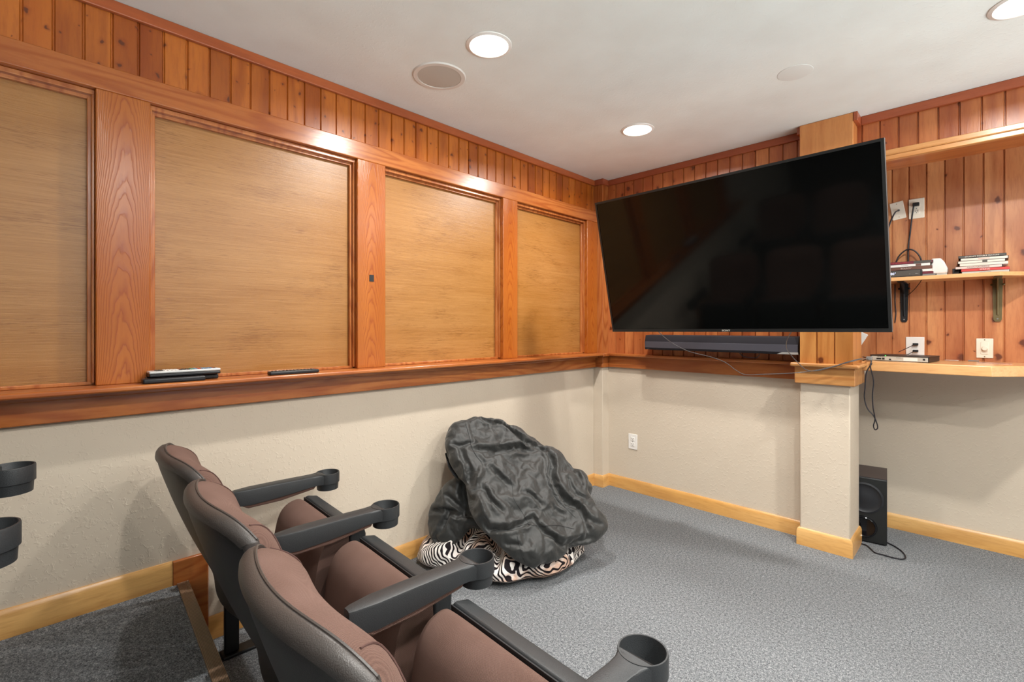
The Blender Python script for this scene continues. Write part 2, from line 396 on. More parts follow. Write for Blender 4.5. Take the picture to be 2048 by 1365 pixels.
struct('wall_rear', bx(-2.4, 2.7, -3.5, -3.4, 0, CEIL), simple('dark_reflection_wall', '3a2418', .6), 'unseen dark rear wall behind the camera, added to keep television reflections black', 'wall')  # added out of view to shut the bright world out of the screen
struct('trim_nosing', bm, 'nosing', 'ribbed brown vinyl nosing along the platform edge', 'stair nosing')
bm = BM(); prism(bm, [Vector((-2.247, edge(-2.247) - .0295, .0)), Vector((2.7, edge(2.7) - .0295, 0)), Vector((2.7, edge(2.7) - .005, 0)), Vector((-2.247, edge(-2.247) - .005, 0))], (0, 0, PF - .03))
struct('trim_riser', bm, 'carpet', 'carpeted riser below the platform nosing', 'riser')
struct('ceiling', bx(-2.4, 3.4, -3.4, 4.0, CEIL, CEIL + .1), 'ceiling', 'off-white lightly textured ceiling', 'ceiling')

# left wall
bm = BM(); box(bm, -2.40, -2.25, -3.4, YB + .1, 0, 1.0); box(bm, -2.40, -2.29, -3.4, YB + .1, 1.0, CEIL)
struct('wall_left', bm, 'wall', 'left wall, cream textured plaster under the wood rail', 'wall')
struct('trim_1', beadboard(1, -1.2, 3.22, 2.19, CEIL, -2.25, 1, .0765, -.009, .04), 'frieze_l', 'band of knotty boards above the left wall panels', 'beadboard')
struct('trim_2', bx(-2.25, -2.232, -1.2, 3.24, 2.405, CEIL - .0005), 'crown_y', 'dark crown strip along top of left wall', 'crown moulding', bevel=.004)
struct('trim_3', bx(-2.28, -2.215, -1.2, 3.22, 2.108, 2.196), 'rail_y', 'wide cedar head rail over the left wall panels', 'rail', bevel=.004)
bm = BM(); box(bm, -2.285, -2.13, -1.2, 3.22, 1.045, 1.065)
struct('trim_4', bm, 'rail_y', 'narrow cedar sill ledge along the left wall', 'sill', bevel=.006)
bm = BM(); box(bm, -2.25, -2.224, -1.2, 3.22, .948, 1.03); box(bm, -2.25, -2.20, -1.2, 3.22, 1.026, 1.0455)
struct('trim_5', bm, 'rail_y', 'cedar apron board below the left wall sill', 'apron', bevel=.004)
posts = [(-.81, -.66), (.173, .328), (1.156, 1.312), (2.165, 2.30), (3.085, 3.22)]
ordn = ['off to the left of the frame', 'with wide cathedral grain nearest the camera, beside the remotes', 'with the small black square stuck on it', 'third along, between the two farthest panels', 'farthest, next to the room corner']
for i, (a, b) in enumerate(posts):
    struct('trim_%d' % (6 + i), bx(-2.28, -2.215, a, b, 1.065, 2.108), post_wood((a + b) / 2, 0, 3.1 * i + 1),
           'cedar post on left wall ' + ordn[i], 'post', bevel=.003)
pan = [(-.66, .173), (.328, 1.156), (1.312, 2.165), (2.30, 3.085)]
wh = ['leftmost, cut off by the frame', 'largest, above the silver remote', 'to the right of the post with the black square', 'narrowest in the photo, next to the room corner']
for i, (a, b) in enumerate(pan):
    struct('trim_%d' % (12 + i), bx(-2.289, -2.275, a, b, 1.065, 2.108), 'grass', 'golden woven grass wall panel, ' + wh[i], 'wall panel', smooth=False)
    bm = BM()
    s = .02
    e = .0007
    for (x1, y0, y1, z0, z1) in ((-2.258, a + e, b - e, 2.078, 2.092), (-2.256, a + e, b - e, 1.0655, 1.078), (-2.257, a + e, a + s, 1.072, 2.085), (-2.257, b - s, b - e, 1.072, 2.085),
                                 (-2.238, a + e, b - e, 2.090, 2.1072), (-2.240, a + e, a + .009, 1.073, 2.096), (-2.240, b - .009, b - e, 1.073, 2.096)):
        box(bm, -2.2745, x1, y0, y1, z0, z1)
    struct('trim_%d' % (18 + i), bm, 'post', 'stepped cedar moulding framing the wall panel ' + wh[i], 'moulding', bevel=.002)

def baseboard(name, pts, mat, label, h=.092, z=0, t=.015):
    """pts: plan polyline, wall on the left-hand side; moulded top"""
    bm = BM()
    prof = [(0, 0), (t, 0), (t, h - .02), (t - .003, h - .008), (t - .009, h), (0, h)]
    P = [Vector((p[0], p[1], z)) for p in pts]; rings = []
    for i, p in enumerate(P):
        d0 = (P[i] - P[i-1]).normalized() if i else (P[1] - P[0]).normalized(); d1 = (P[i+1] - P[i]).normalized() if i < len(P) - 1 else d0
        n0 = Vector((d0.y, -d0.x, 0)); n1 = Vector((d1.y, -d1.x, 0)); m = (n0 + n1).normalized(); m = m / max(.3, m.dot(n0))
        rings.append([bm.verts.new(p + m * a + Vector((0, 0, b))) for a, b in prof])
    for a, b in zip(rings, rings[1:]):
        for k in range(len(prof)): bm.faces.new((a[k], a[(k+1) % 6], b[(k+1) % 6], b[k]))
    bm.faces.new(rings[0]); bm.faces.new(rings[-1][::-1])
    return struct(name, bm, mat, label, 'baseboard')
XC = -2.166; YC = 3.22
baseboard('baseboard_left', [(-2.25, .52), (-2.25, YC)], 'base_y', 'maple baseboard along the lower left wall')
baseboard('baseboard_platform', [(-2.25, -3.3), (-2.25, .40)], 'base_y', 'maple baseboard on the left wall above the platform carpet', z=PF)
bm = BM(); box(bm, -2.25, -2.232, .40, .52, 0, .362)
struct('trim_skirt', bm, 'rail_y', 'short upright cedar skirt board where the platform ends', 'skirt board', bevel=.004)
baseboard('baseboard_corner', [(-2.235, YC), (XC, YC), (XC, YB)], 'base_x', 'maple baseboard wrapping the small corner chase')
baseboard('baseboard_back', [(XC + .0, YB), (-.775, YB)], 'base_x', 'maple baseboard along the back wall left of the pillar')
baseboard('baseboard_pillar', [(-.775, YB - .015), (-.775, 3.19), (-.53, 3.19), (-.53, 3.45)], 'base_x', 'maple baseboard wrapped round the foot of the pillar', h=.10, t=.014)
baseboard('baseboard_alcove', [(-.9, YA), (2.6, YA)], 'base_x', 'maple baseboard at the foot of the alcove wall')

# corner chase
struct('wall_corner', bx(-2.25, XC, YC, YB + .02, 0, .96), 'wall', 'narrow cream chase boxed into the room corner', 'chase', bevel=.003)
struct('trim_23', bx(-2.29, XC, YC, YB + .02, 1.06, CEIL), 'post', 'cedar boxing of the corner chase above the rail', 'chase', bevel=.003)
bm = BM(); box(bm, -2.235, XC + .012, YC - .012, YB, .95, 1.04); box(bm, -2.235, XC + .04, YC - .04, YB, 1.04, 1.064)
struct('trim_24', bm, 'rail_x', 'cedar rail wrapping the corner chase', 'rail', bevel=.004)
struct('trim_25', bx(-2.235, XC + .014, YC - .014, YB, 2.405, CEIL - .0005), 'crown_x', 'crown strip wrapping the corner chase', 'crown moulding', bevel=.003)
# back wall left of the pillar
struct('wall_back', bx(XC - .02, -.60, YB, 3.45, 0, CEIL), 'wall', 'back wall, cream plaster behind the television', 'wall')
struct('trim_26', beadboard(0, XC, -.775, 1.06, CEIL, YB - .012, -1, .080, -.413, .012), 'frieze_b', 'knotty boards on the back wall behind the television', 'beadboard')
struct('trim_27', bx(XC, -.775, YB - .026, YB - .012, 2.405, CEIL - .0005), 'crown_x', 'crown strip along the back wall left of the pillar', 'crown moulding', bevel=.003)
struct('trim_28', bx(XC + .012, -.775, YB - .022, YB, .952, 1.042), 'rail_x', 'cedar apron board on the back wall below the soundbar', 'apron', bevel=.003)
struct('trim_29', bx(XC + .04, -.775, YB - .055, YB, 1.042, 1.064), 'rail_x', 'thin cedar ledge on the back wall below the soundbar', 'sill', bevel=.006)
# pillar
bm = bx(-.775, -.53, 3.19, 3.45, 0, .98)
struct('wall_pillar', bm, 'wall', 'cream plastered lower half of the pillar under the television', 'pillar', bevel=.006)
bm = BM(); box(bm, -.797, -.505, 3.168, 3.46, .945, 1.042)
struct('trim_30', bm, 'capwood', 'pine band round the top of the plastered pillar', 'pillar cap', bevel=.003)
struct('trim_31', bx(-.817, -.485, 3.148, 3.47, 1.042, 1.064), 'capwood', 'thin rounded pine ledge capping the plastered pillar', 'pillar cap', bevel=.008, seg=3)
bm = beadboard(0, -.773, -.517, 1.064, 1.9, 3.186, -1, .086, -.775, .02); box(bm, -.771, -.519, 3.20, 3.45, 1.064, 1.9)
struct('trim_32', bm, 'pillarwood', 'golden pine board cladding of the upper pillar', 'pillar')
struct('trim_33', bx(-.775, -.515, 3.183, 3.452, 1.9, CEIL - .0005), 'pillartop', 'golden pine boxing at the top of the pillar', 'pillar', bevel=.004)
bm = BM(); box(bm, -.793, -.775, 3.20, 3.30, 2.405, CEIL - .0005); box(bm, -.515, -.495, 3.18, 3.30, 2.40, CEIL - .0005)
struct('trim_34', bm, 'crown_x', 'short crown returns on both sides of the pillar top', 'crown moulding', bevel=.003)
# header beam over the alcove
struct('wall_header', bx(-.515, 2.6, YB, 3.515, 2.18, CEIL), 'rail_x', 'boxed cedar beam spanning the alcove opening', 'beam')
struct('trim_35', beadboard(0, -.515, 2.6, 2.225, CEIL, YB - .012, -1, .080, -.413, .012), 'frieze_b', 'knotty boards on the beam above the alcove', 'beadboard')
struct('trim_36', bx(-.495, 2.6, YB - .028, YB - .012, 2.402, CEIL - .0005), 'crown_x', 'crown strip above the alcove beam', 'crown moulding', bevel=.003)
bm = BM(); box(bm, -.515, 2.6, YB - .03, YB, 2.176, 2.232); box(bm, -.515, 2.6, YB - .038, YB, 2.20, 2.206)
struct('trim_37', bm, 'capwood', 'pale pine strip along the lower edge of the alcove beam', 'trim', bevel=.003)
# alcove
struct('wall_alcove', bx(-1.1, 3.3, YA, 4.0, 0, CEIL), 'wall', 'recessed cream wall of the alcove under the desk', 'wall')
struct('trim_38', beadboard(0, -1.0, 2.6, 1.03, CEIL, YA - .012, -1, .0825, -.338, .012), 'alcove', 'tall knotty boards lining the alcove above the desk', 'beadboard')
struct('wall_alcove_side', bx(-1.1, -1.0, 3.45, YA, 0, CEIL), 'wall', 'hidden side wall of the alcove behind the pillar', 'wall')

# desk and shelf in the alcove
def slab(x0, xc, yf, yw, z0, z1):
    bm = BM(); dx = yw - yf - .05
    prism(bm, [Vector((x0, yw, z0)), Vector((x0, yf, z0)), Vector((xc, yf, z0)), Vector((xc + dx, yf + dx, z0)), Vector((2.4, yf + dx, z0)), Vector((2.4, yw, z0))], (0, 0, z1 - z0)); return bm
YP = YA - .012
solo('desk', slab(-.512, .024, 3.40, YP, 1.02, 1.074), 'desk', 'long honey pine built-in desk top fixed in the alcove right of the pillar', 'desk', base=(0, YP, 1.02), bevel=.004)
solo('wall_shelf', slab(-.514, .056, 3.63, YP, 1.545, 1.567), 'desk', 'thin pine shelf in the alcove holding the disc cases', 'shelf', base=(0, YP, 1.545), bevel=.002)
def bracket(x, mat, label):
    t = thing('shelf_bracket', label, 'shelf bracket', (x, YP, 1.30), group=None)
    b = BM(); prism(b, [Vector((x - .017, YP - .003, 1.315)), Vector((x - .010, YP - .003, 1.302)), Vector((x + .010, YP - .003, 1.302)), Vector((x + .017, YP - .003, 1.315)), Vector((x + .021, YP - .003, 1.54)), Vector((x - .021, YP - .003, 1.54))], (0, -.005, 0))
    obj('wall_plate', b, mat, t)
    b = BM(); tube(b, [(x, YP - .008, 1.34), (x, YP - .02, 1.40), (x, YP - .022, 1.49), (x, YP - .01, 1.515)], .005, 8); obj('rib', b, mat, t)
    obj('shelf_arm', bx(x - .017, x + .017, YP - .19, YP - .003, 1.539, 1.5445), mat, t, bevel=.002)
    b = BM(); prism(b, [Vector((x - .003, YP - .008, 1.538)), Vector((x - .003, YP - .16, 1.538)), Vector((x - .003, YP - .12, 1.525)), Vector((x - .003, YP - .03, 1.48)), Vector((x - .003, YP - .008, 1.42))], (.006, 0, 0)); obj('gusset', b, mat, t)
    for dx in (-.024, .024):
        b = BM(); lathe(b, [(.006, 0), (.006, .01), (.003, .013)], 0, 0, 12, Matrix.Translation((x + dx, YP - .003, 1.51)) @ Matrix.Rotation(R(90), 4, 'X')); obj('screw', b, mat, t)
    b = BM(); lathe(b, [(.004, 0), (.004, .003)], 0, 0, 12, Matrix.Translation((x, YP - .0075, 1.318)) @ Matrix.Rotation(R(90), 4, 'X')); obj('screw', b, 'grey', t)
bracket(-.36, 'steel', 'black steel shelf bracket under the set-top box')
bracket(.049, 'brassy', 'aged bronze shelf bracket under the right end of the shelf')

# ------------------------------------------------------------------ ceiling fittings
cl = ['recessed ceiling light nearest the round speaker grille', 'recessed ceiling light above the television', 'recessed ceiling light cut off by the top right corner of the frame',
      'recessed ceiling light out of frame between camera and desk', 'recessed ceiling light out of frame almost directly above the camera', 'recessed ceiling light out of frame far to the right of the camera', 'recessed ceiling light out of frame at the right, nearest the alcove']
for i, (x, y) in enumerate(LIGHTS):
    t = thing('ceiling_light', cl[i], 'ceiling light', (x, y, CEIL), group='recessed ceiling lights')
    b = BM(); lathe(b, [(.081, CEIL), (.096, CEIL - .0005), (.095, CEIL - .003), (.083, CEIL - .007), (.081, CEIL - .006)], x, y, 48, cap=False); obj('trim_ring', b, 'trimring', t)
    b = BM(); lathe(b, [(.082, CEIL - .0005), (.082, CEIL - .004), (.06, CEIL - .007), (.01, CEIL - .009)], x, y, 48); obj('lens', b, 'lens', t)
x, y = -1.826, 1.366
t = thing('ceiling_speaker', 'round grey in-ceiling speaker grille beside the nearest light', 'speaker', (x, y, CEIL))
b = BM(); lathe(b, [(.101, CEIL - .002), (.102, CEIL - .006), (.120, CEIL - .006), (.1245, CEIL - .0005)], x, y, 64, cap=False); obj('rim', b, M['trimring'] if False else simple('greyed_white_rim', 'dad6cd', .6), t)
b = BM(); lathe(b, [(.101, CEIL - .0005), (.101, CEIL - .004), (.05, CEIL - .007), (.002, CEIL - .008)], x, y, 64); obj('grille', b, 'grille', t)
b = BM(); lathe(b, [(.0725, CEIL - .0001), (.072, CEIL - .0012), (.069, CEIL - .0016)], -.628, 2.504, 48)
solo('ceiling_cover_plate', b, simple('painted_cover_plate', 'dedfd9', .85, 0, .2), 'faint round painted blank cover plate on the ceiling above the television', 'cover plate', base=(-.628, 2.504, CEIL))

# ------------------------------------------------------------------ theatre seats
HC = .229
def yrear(x, z):
    s = x / HC
    t = (.872 - z)
    return -.174 + .415 * t + .045 * s * s - .02 * math.sin(min(1, max(0, t / .56)) * math.pi)
def ztop(s): return .872 - .045 * abs(s) ** 6
def build_back(t):
    zb = .33
    prof = [(0, .055), (.12, .095), (.3, .10), (.55, .082), (.8, .080), (.9, .078), (1, .07)]
    def thick(u):
        for (a, p), (b, q) in zip(prof, prof[1:]):
            if u <= b: return p + (q - p) * (u - a) / (b - a)
        return .07
    def th(u, s):
        v = thick(u)
        if u > .88: v *= math.sqrt(max(0, 1 - ((u - .88) / .12) ** 2))
        if u < .06: v *= math.sqrt(max(0, 1 - ((.06 - u) / .06) ** 2))
        return v * (1 - (.30 + .30 * min(1, max(0, (u - .7) / .2))) * abs(s) ** 6)
    def uv(v): return v if v < .85 else v        # plain
    us = [i / 44 for i in range(40)] + [.89 + .11 * math.sin(i / 8 * math.pi / 2) for i in range(1, 9)]
    ss = [math.sin((j / 28 - .5) * math.pi * .98) / math.sin(.49 * math.pi) for j in range(29)]
    bm = BM(); Fv = []; Rv = []
    for u in us:
        f = []; r = []
        for s in ss:
            z = zb + u * (ztop(s) - zb); x = s * HC
            y0 = yrear(x, z); y1 = y0 + .006 + th(u, s)
            f.append(bm.verts.new((x, y1, z))); r.append(bm.verts.new((x, y0 + .004, z)))
        Fv.append(f); Rv.append(r)
    n, m = len(us), len(ss)
    for i in range(n - 1):
        for j in range(m - 1):
            bm.faces.new((Fv[i][j], Fv[i][j+1], Fv[i+1][j+1], Fv[i+1][j])); bm.faces.new((Rv[i][j], Rv[i+1][j], Rv[i+1][j+1], Rv[i][j+1]))
        bm.faces.new((Fv[i][0], Fv[i+1][0], Rv[i+1][0], Rv[i][0])); bm.faces.new((Fv[i][-1], Rv[i][-1], Rv[i+1][-1], Fv[i+1][-1]))
    for j in range(m - 1):
        bm.faces.new((Fv[0][j], Rv[0][j], Rv[0][j+1], Fv[0][j+1])); bm.faces.new((Fv[-1][j], Fv[-1][j+1], Rv[-1][j+1], Rv[-1][j]))
    cu = obj('back_cushion', bm, 'fabric', t, local=True, ang=50)
    for sg in (-1, 1):
        pts = []
        for k in range(30):
            u = .06 + .93 * k / 29; s = sg * (.90 - .15 * math.exp(-((u - .93) / .06) ** 2)); z = zb + u * (ztop(s) - zb); x = s * HC
            pts.append((x, yrear(x, z) + .007 + th(u, s), z))
        b = BM(); tube(b, pts, .0019, 6, 2); obj('piping', b, 'piping', cu, local=True)
    # shell
    W = .232; zb2 = .20
    bm = BM(); Fv = []; Rv = []
    us = [i / 40 for i in range(37)] + [.9 + .1 * math.sin(i / 6 * math.pi / 2) for i in range(1, 7)]
    ss = [math.sin((j / 32 - .5) * math.pi * .98) / math.sin(.49 * math.pi) for j in range(33)]
    for u in us:
        f = []; r = []
        for s in ss:
            z = zb2 + u * (ztop(s) - .006 - zb2); x = s * W
            y0 = yrear(x, z); e = (1 - abs(s) ** 8) * (1 if u < .93 else math.sqrt(max(0, 1 - ((u - .93) / .07) ** 2)))
            bul = (.035 * math.exp(-((u - .22) / .10) ** 2) - .07 * max(0, .14 - u) / .14) * (1 - s * s)
            f.append(bm.verts.new((x, y0 + .006, z))); r.append(bm.verts.new((x, y0 - .004 - .016 * e - bul, z)))
        Fv.append(f); Rv.append(r)
    n, m = len(us), len(ss)
    for i in range(n - 1):
        for j in range(m - 1):
            bm.faces.new((Fv[i][j], Fv[i][j+1], Fv[i+1][j+1], Fv[i+1][j])); bm.faces.new((Rv[i][j], Rv[i+1][j], Rv[i+1][j+1], Rv[i][j+1]))
        bm.faces.new((Fv[i][0], Fv[i+1][0], Rv[i+1][0], Rv[i][0])); bm.faces.new((Fv[i][-1], Rv[i][-1], Rv[i+1][-1], Fv[i+1][-1]))
    for j in range(m - 1):
        bm.faces.new((Fv[0][j], Rv[0][j], Rv[0][j+1], Fv[0][j+1])); bm.faces.new((Fv[-1][j], Fv[-1][j+1], Rv[-1][j+1], Rv[-1][j]))
    sh = obj('back_shell', bm, 'shell', t, local=True, ang=60)
    Wb = .235; path = [(-Wb + .004, z) for z in (.40, .48, .56, .64, .70, .75, .785)]
    for k in range(49):
        s = math.sin((k / 48 - .5) * math.pi); path.append((s * (Wb - .001 - .003 * (1 - abs(s))), ztop(s) if abs(s) < .999 else ztop(1)))
    path += [(Wb - .004, z) for z in (.785, .75, .70, .64, .56, .48, .40)]
    P = [Vector((a, 0, c)) for a, c in path]; bm = BM(); rings = []
    for i, p in enumerate(P):
        d = (P[min(i+1, len(P)-1)] - P[max(i-1, 0)]).normalized(); o_ = Vector((-d.z, 0, d.x))
        yb = yrear(p.x, p.z); fl = 1 if i in range(6, len(P) - 6) else .6 + .4 * (min(i, len(P) - 1 - i) / 6)
        rings.append([bm.verts.new(Vector((p.x, yb + y, p.z)) + o_ * a * fl) for a, y in ((-.003, .012), (.001, .0145), (.004, .012), (.0045, .005), (.003, -.003), (-.002, -.010), (-.009, -.0145), (-.018, -.0155), (-.012, .0))])
    for a, b in zip(rings, rings[1:]):
        for k in range(9): bm.faces.new((a[k], a[(k+1) % 9], b[(k+1) % 9], b[k]))
    bm.faces.new(rings[0]); bm.faces.new(rings[-1][::-1])
    obj('rim', bm, 'rimplastic', sh, local=True, ang=50)
    b = BM(); tube(b, [Vector((p.x, yrear(p.x, p.z) + .012, p.z)) + Vector((0, 0, .004)) for p in P[4:-4]], .0028, 6, 2); obj('bead', b, 'rimplastic', sh, local=True)
def build_seat(t):
    # folded seat: cushion faces backwards, pan forwards
    HW = .222
    bm = BM(); Fv = []
    prof = []
    for k in range(33):                       # closed outline in (y,z): from seam top over the rounded top, down the back, to the bottom
        a = k / 32
        if a < .35:
            q = a / .35 * math.pi / 2; prof.append((.335 - .055 * math.sin(q) , .545 + .018 * math.sin(q * 2) * .6 ))
        else:
            q = (a - .35) / .65; prof.append((.28 - .075 * math.sin(q * math.pi * .55) ** .8, .545 - .235 * q ** 1.25))
    prof = [(.332, .548), (.322, .557), (.305, .562), (.285, .56), (.262, .552), (.243, .538), (.228, .518), (.217, .49), (.208, .45), (.200, .40), (.196, .36), (.205, .325), (.23, .305), (.30, .295), (.345, .30)]
    P = smoothpts([(0, a, b) for a, b in prof], 3)
    ns = 30
    rings = []
    for j in range(ns + 1):
        s = math.sin((j / ns - .5) * math.pi * .985) / math.sin(.4925 * math.pi)
        k = 1 - .10 * abs(s) ** 7
        rings.append([bm.verts.new((s * HW, .335 + (p.y - .335) * k, .43 + (p.z - .43) * (1 - .04 * abs(s) ** 7))) for p in P])
    L = len(P)
    for a, b in zip(rings, rings[1:]):
        for i in range(L): bm.faces.new((a[i], a[(i+1) % L], b[(i+1) % L], b[i]))
    bm.faces.new(rings[0][::-1]); bm.faces.new(rings[-1])
    se = obj('seat_cushion', bm, 'fabric', t, local=True, ang=55)
    bm = BM(); prof = [(.3375, .561), (.352, .562), (.390, .553), (.396, .53), (.392, .42), (.375, .33), (.34, .285), (.328, .30)]
    prism(bm, [Vector((-.225, a, b)) for a, b in prof], (.45, 0, 0))
    obj('seat_pan', bm, 'plastic', t, local=True, bevel=.007, seg=3)
    bm = BM(); box(bm, -.222, .222, .333, .3365, .54, .5585)
    obj('seam_gap', bm, 'softblack', se, local=True)
    bm = BM(); tube(bm, [(-.25, .20, .33), (.25, .20, .33)], .016, 12, 0); obj('hinge_bar', bm, 'steel', t, local=True)
def build_arm(t, x):
    Z = .63
    secs = [(.075, .014, Z, Z - .052), (.088, .019, Z + .001, Z - .058), (.14, .0265, Z + .002, Z - .060), (.24, .027, Z + .002, Z - .055), (.32, .0275, Z + .001, Z - .048), (.375, .028, Z, Z - .042), (.40, .031, Z, Z - .041), (.418, .038, Z, Z - .041), (.432, .0455, Z, Z - .041)]
    bm = BM(); rings = []
    for y, h, zt, zb in secs:
        c = .006
        rings.append([bm.verts.new((x + a, y, b)) for a, b in ((-h, zb), (h, zb), (h, zt - c), (h - c * .3, zt - c * .3), (h - c, zt), (-h + c, zt), (-h + c * .3, zt - c * .3), (-h, zt - c))])
    # hollow front end: open into the cup
    for a, b in zip(rings, rings[1:]):
        for i in range(8): bm.faces.new((a[i], a[(i+1) % 8], b[(i+1) % 8], b[i]))
    bm.faces.new(rings[0][::-1]); bm.faces.new(rings[-1])
    # cut the front end with the cup radius so that the cup stays open
    yc = .45
    for v in rings[-1] + rings[-2]:
        d = math.hypot(v.co.x - x, v.co.y - yc)
        if d < .0475:
            k = v.co.x - x; v.co.y = yc - math.sqrt(max(0, .0475 ** 2 - k * k))
    a = obj('armrest', bm, 'plastic', t, local=True, ang=40)
    bm = BM(); lathe(bm, [(.0, Z - .060), (.040, Z - .060), (.043, Z - .056), (.0445, Z - .001), (.0455, Z + .0012), (.0485, Z + .0012), (.0495, Z - .002), (.0495, Z - .041), (.0455, Z - .043), (.044, Z - .070), (.0, Z - .070)], x, yc, 48, cap=False)
    obj('cup_holder', bm, 'plastic', a, local=True, ang=40)
    bm = BM(); lathe(bm, [(.018, Z - .0598), (.030, Z - .0598), (.030, Z - .0575), (.018, Z - .0575)], x, yc, 32, cap=False); obj('cup_ring', bm, 'grey', a, local=True)
    bm = BM(); prism(bm, [Vector((x - .022, .10, Z - .056)), Vector((x - .022, .13, Z - .073)), Vector((x - .022, .25, Z - .072)), Vector((x - .022, .385, Z - .055)), Vector((x - .022, .395, Z - .040))], (.044, 0, 0))
    obj('armrest_pad', bm, 'fabric', t, local=True, bevel=.004)
    bm = BM(); box(bm, x - .012, x + .012, .05, .10, .012, Z - .02); obj('standard', bm, 'steel', t, local=True, bevel=.004)
    bm = BM(); box(bm, x - .03, x + .03, .04, .22, 0, .012); obj('foot_plate', bm, 'steel', t, local=True, bevel=.004)
proto = thing('theater_seat', 'x', 'theatre seat')
build_back(proto); build_seat(proto); build_arm(proto, -.264)
def dup(root):
    r = root.copy(); C.objects.link(r)
    for ch in root.children:
        c = ch.copy(); C.objects.link(c); c.parent = r
        for g in ch.children:
            d = g.copy(); C.objects.link(d); d.parent = c
    return r
A = R(-2.79); dv = Vector((math.cos(A), math.sin(A), 0)); nv = Vector((-math.sin(A), math.cos(A), 0))
def seat_at(armpos, z, first=False):
    """armpos: world xy of the cup centre on the seat's left arm"""
    o = proto if first else dup(proto)
    p = Vector((armpos[0], armpos[1], z)) + dv * .264 - nv * .45
    o.location = p; o.rotation_euler = (0, 0, A)
    o.matrix_basis = Matrix.LocRotScale(p, __import__('mathutils').Euler((0, 0, A)), None)
    return o
cups = [(-2.067, .937), (-1.539, .911), (-1.011, .885)]
labs = ['brown folded theatre seat nearest the left wall, its cup holder farthest', 'brown folded theatre seat in the middle of the front row of three', 'brown folded theatre seat nearest the camera, at the bottom of the frame']
for i, c in enumerate(cups):
    o = seat_at(c, 0, i == 0); tag(o, labs[i], 'theatre seat', 'front row of theatre seats')
last = o
build_arm(last, .264)
for i, c in enumerate([(-1.84, -.028), (-1.312, -.054)]):
    o = seat_at(c, PF + .001); tag(o, ['rear row theatre seat showing only a black cup holder high on the left edge', 'rear row theatre seat showing only a black cup holder low on the left edge'][i], 'theatre seat', 'rear row of theatre seats')
build_arm(o, .264)

# ------------------------------------------------------------------ bean bags
def crumple(bm, frames=28, grow=.09, pin=.25, bend=1.5, quality=6, press=0.0, voxel=.0105, lo=.004, back=(.69, -.23, .69)):
    """lets the fabric of a cushion, cut a little too large, buckle into natural folds while loosely held to its shape"""
    bmesh.ops.remove_doubles(bm, verts=bm.verts, dist=5e-4); bmesh.ops.recalc_face_normals(bm, faces=bm.faces)
    me = bpy.data.meshes.new('tmp'); bm.to_mesh(me); o = bpy.data.objects.new('tmp', me); C.objects.link(o)
    rm = o.modifiers.new('remesh', 'REMESH'); rm.mode = 'VOXEL'; rm.voxel_size = voxel
    me = bpy.data.meshes.new_from_object(o.evaluated_get(bpy.context.evaluated_depsgraph_get())); o.modifiers.clear(); o.data = me
    g = o.vertex_groups.new(name='hold')
    from mathutils import noise as mn
    for v in me.vertices: v.co += v.normal * (.005 * mn.noise(v.co * Vector((9, 9, 9)) if False else v.co * 9) + .0012 * mn.noise(v.co * 30))
    for v in me.vertices: g.add([v.index], 1.0 if v.normal.dot(Vector(back)) < -.25 else lo + pin * random.random() ** 12, 'REPLACE')
    m = o.modifiers.new('cloth', 'CLOTH'); st = m.settings
    st.quality = quality; st.mass = .15; st.tension_stiffness = 20; st.compression_stiffness = 20; st.shear_stiffness = 8; st.bending_stiffness = bend
    st.tension_damping = 12; st.compression_damping = 12; st.shear_damping = 12; st.bending_damping = 2; st.air_damping = 4
    st.shrink_min = -grow; st.shrink_max = -grow
    st.vertex_group_mass = 'hold'; st.pin_stiffness = 2.0
    st.effector_weights.gravity = .1
    if press: st.use_pressure = True; st.uniform_pressure_force = press
    m.collision_settings.use_collision = False
    m.point_cache.frame_start = 1; m.point_cache.frame_end = frames
    for f in range(1, frames + 1):
        SC.frame_set(f)
    dg = bpy.context.evaluated_depsgraph_get()
    out = bpy.data.meshes.new_from_object(o.evaluated_get(dg))
    SC.frame_set(1); bpy.data.objects.remove(o)
    b = BM(); b.from_mesh(out); bpy.data.meshes.remove(out)
    bmesh.ops.smooth_vert(b, verts=b.verts, factor=.4, use_axis_x=True, use_axis_y=True, use_axis_z=True)
    return b
def px5(X, Y): return 820 + X / 3.593, 800 + Y / 3.593
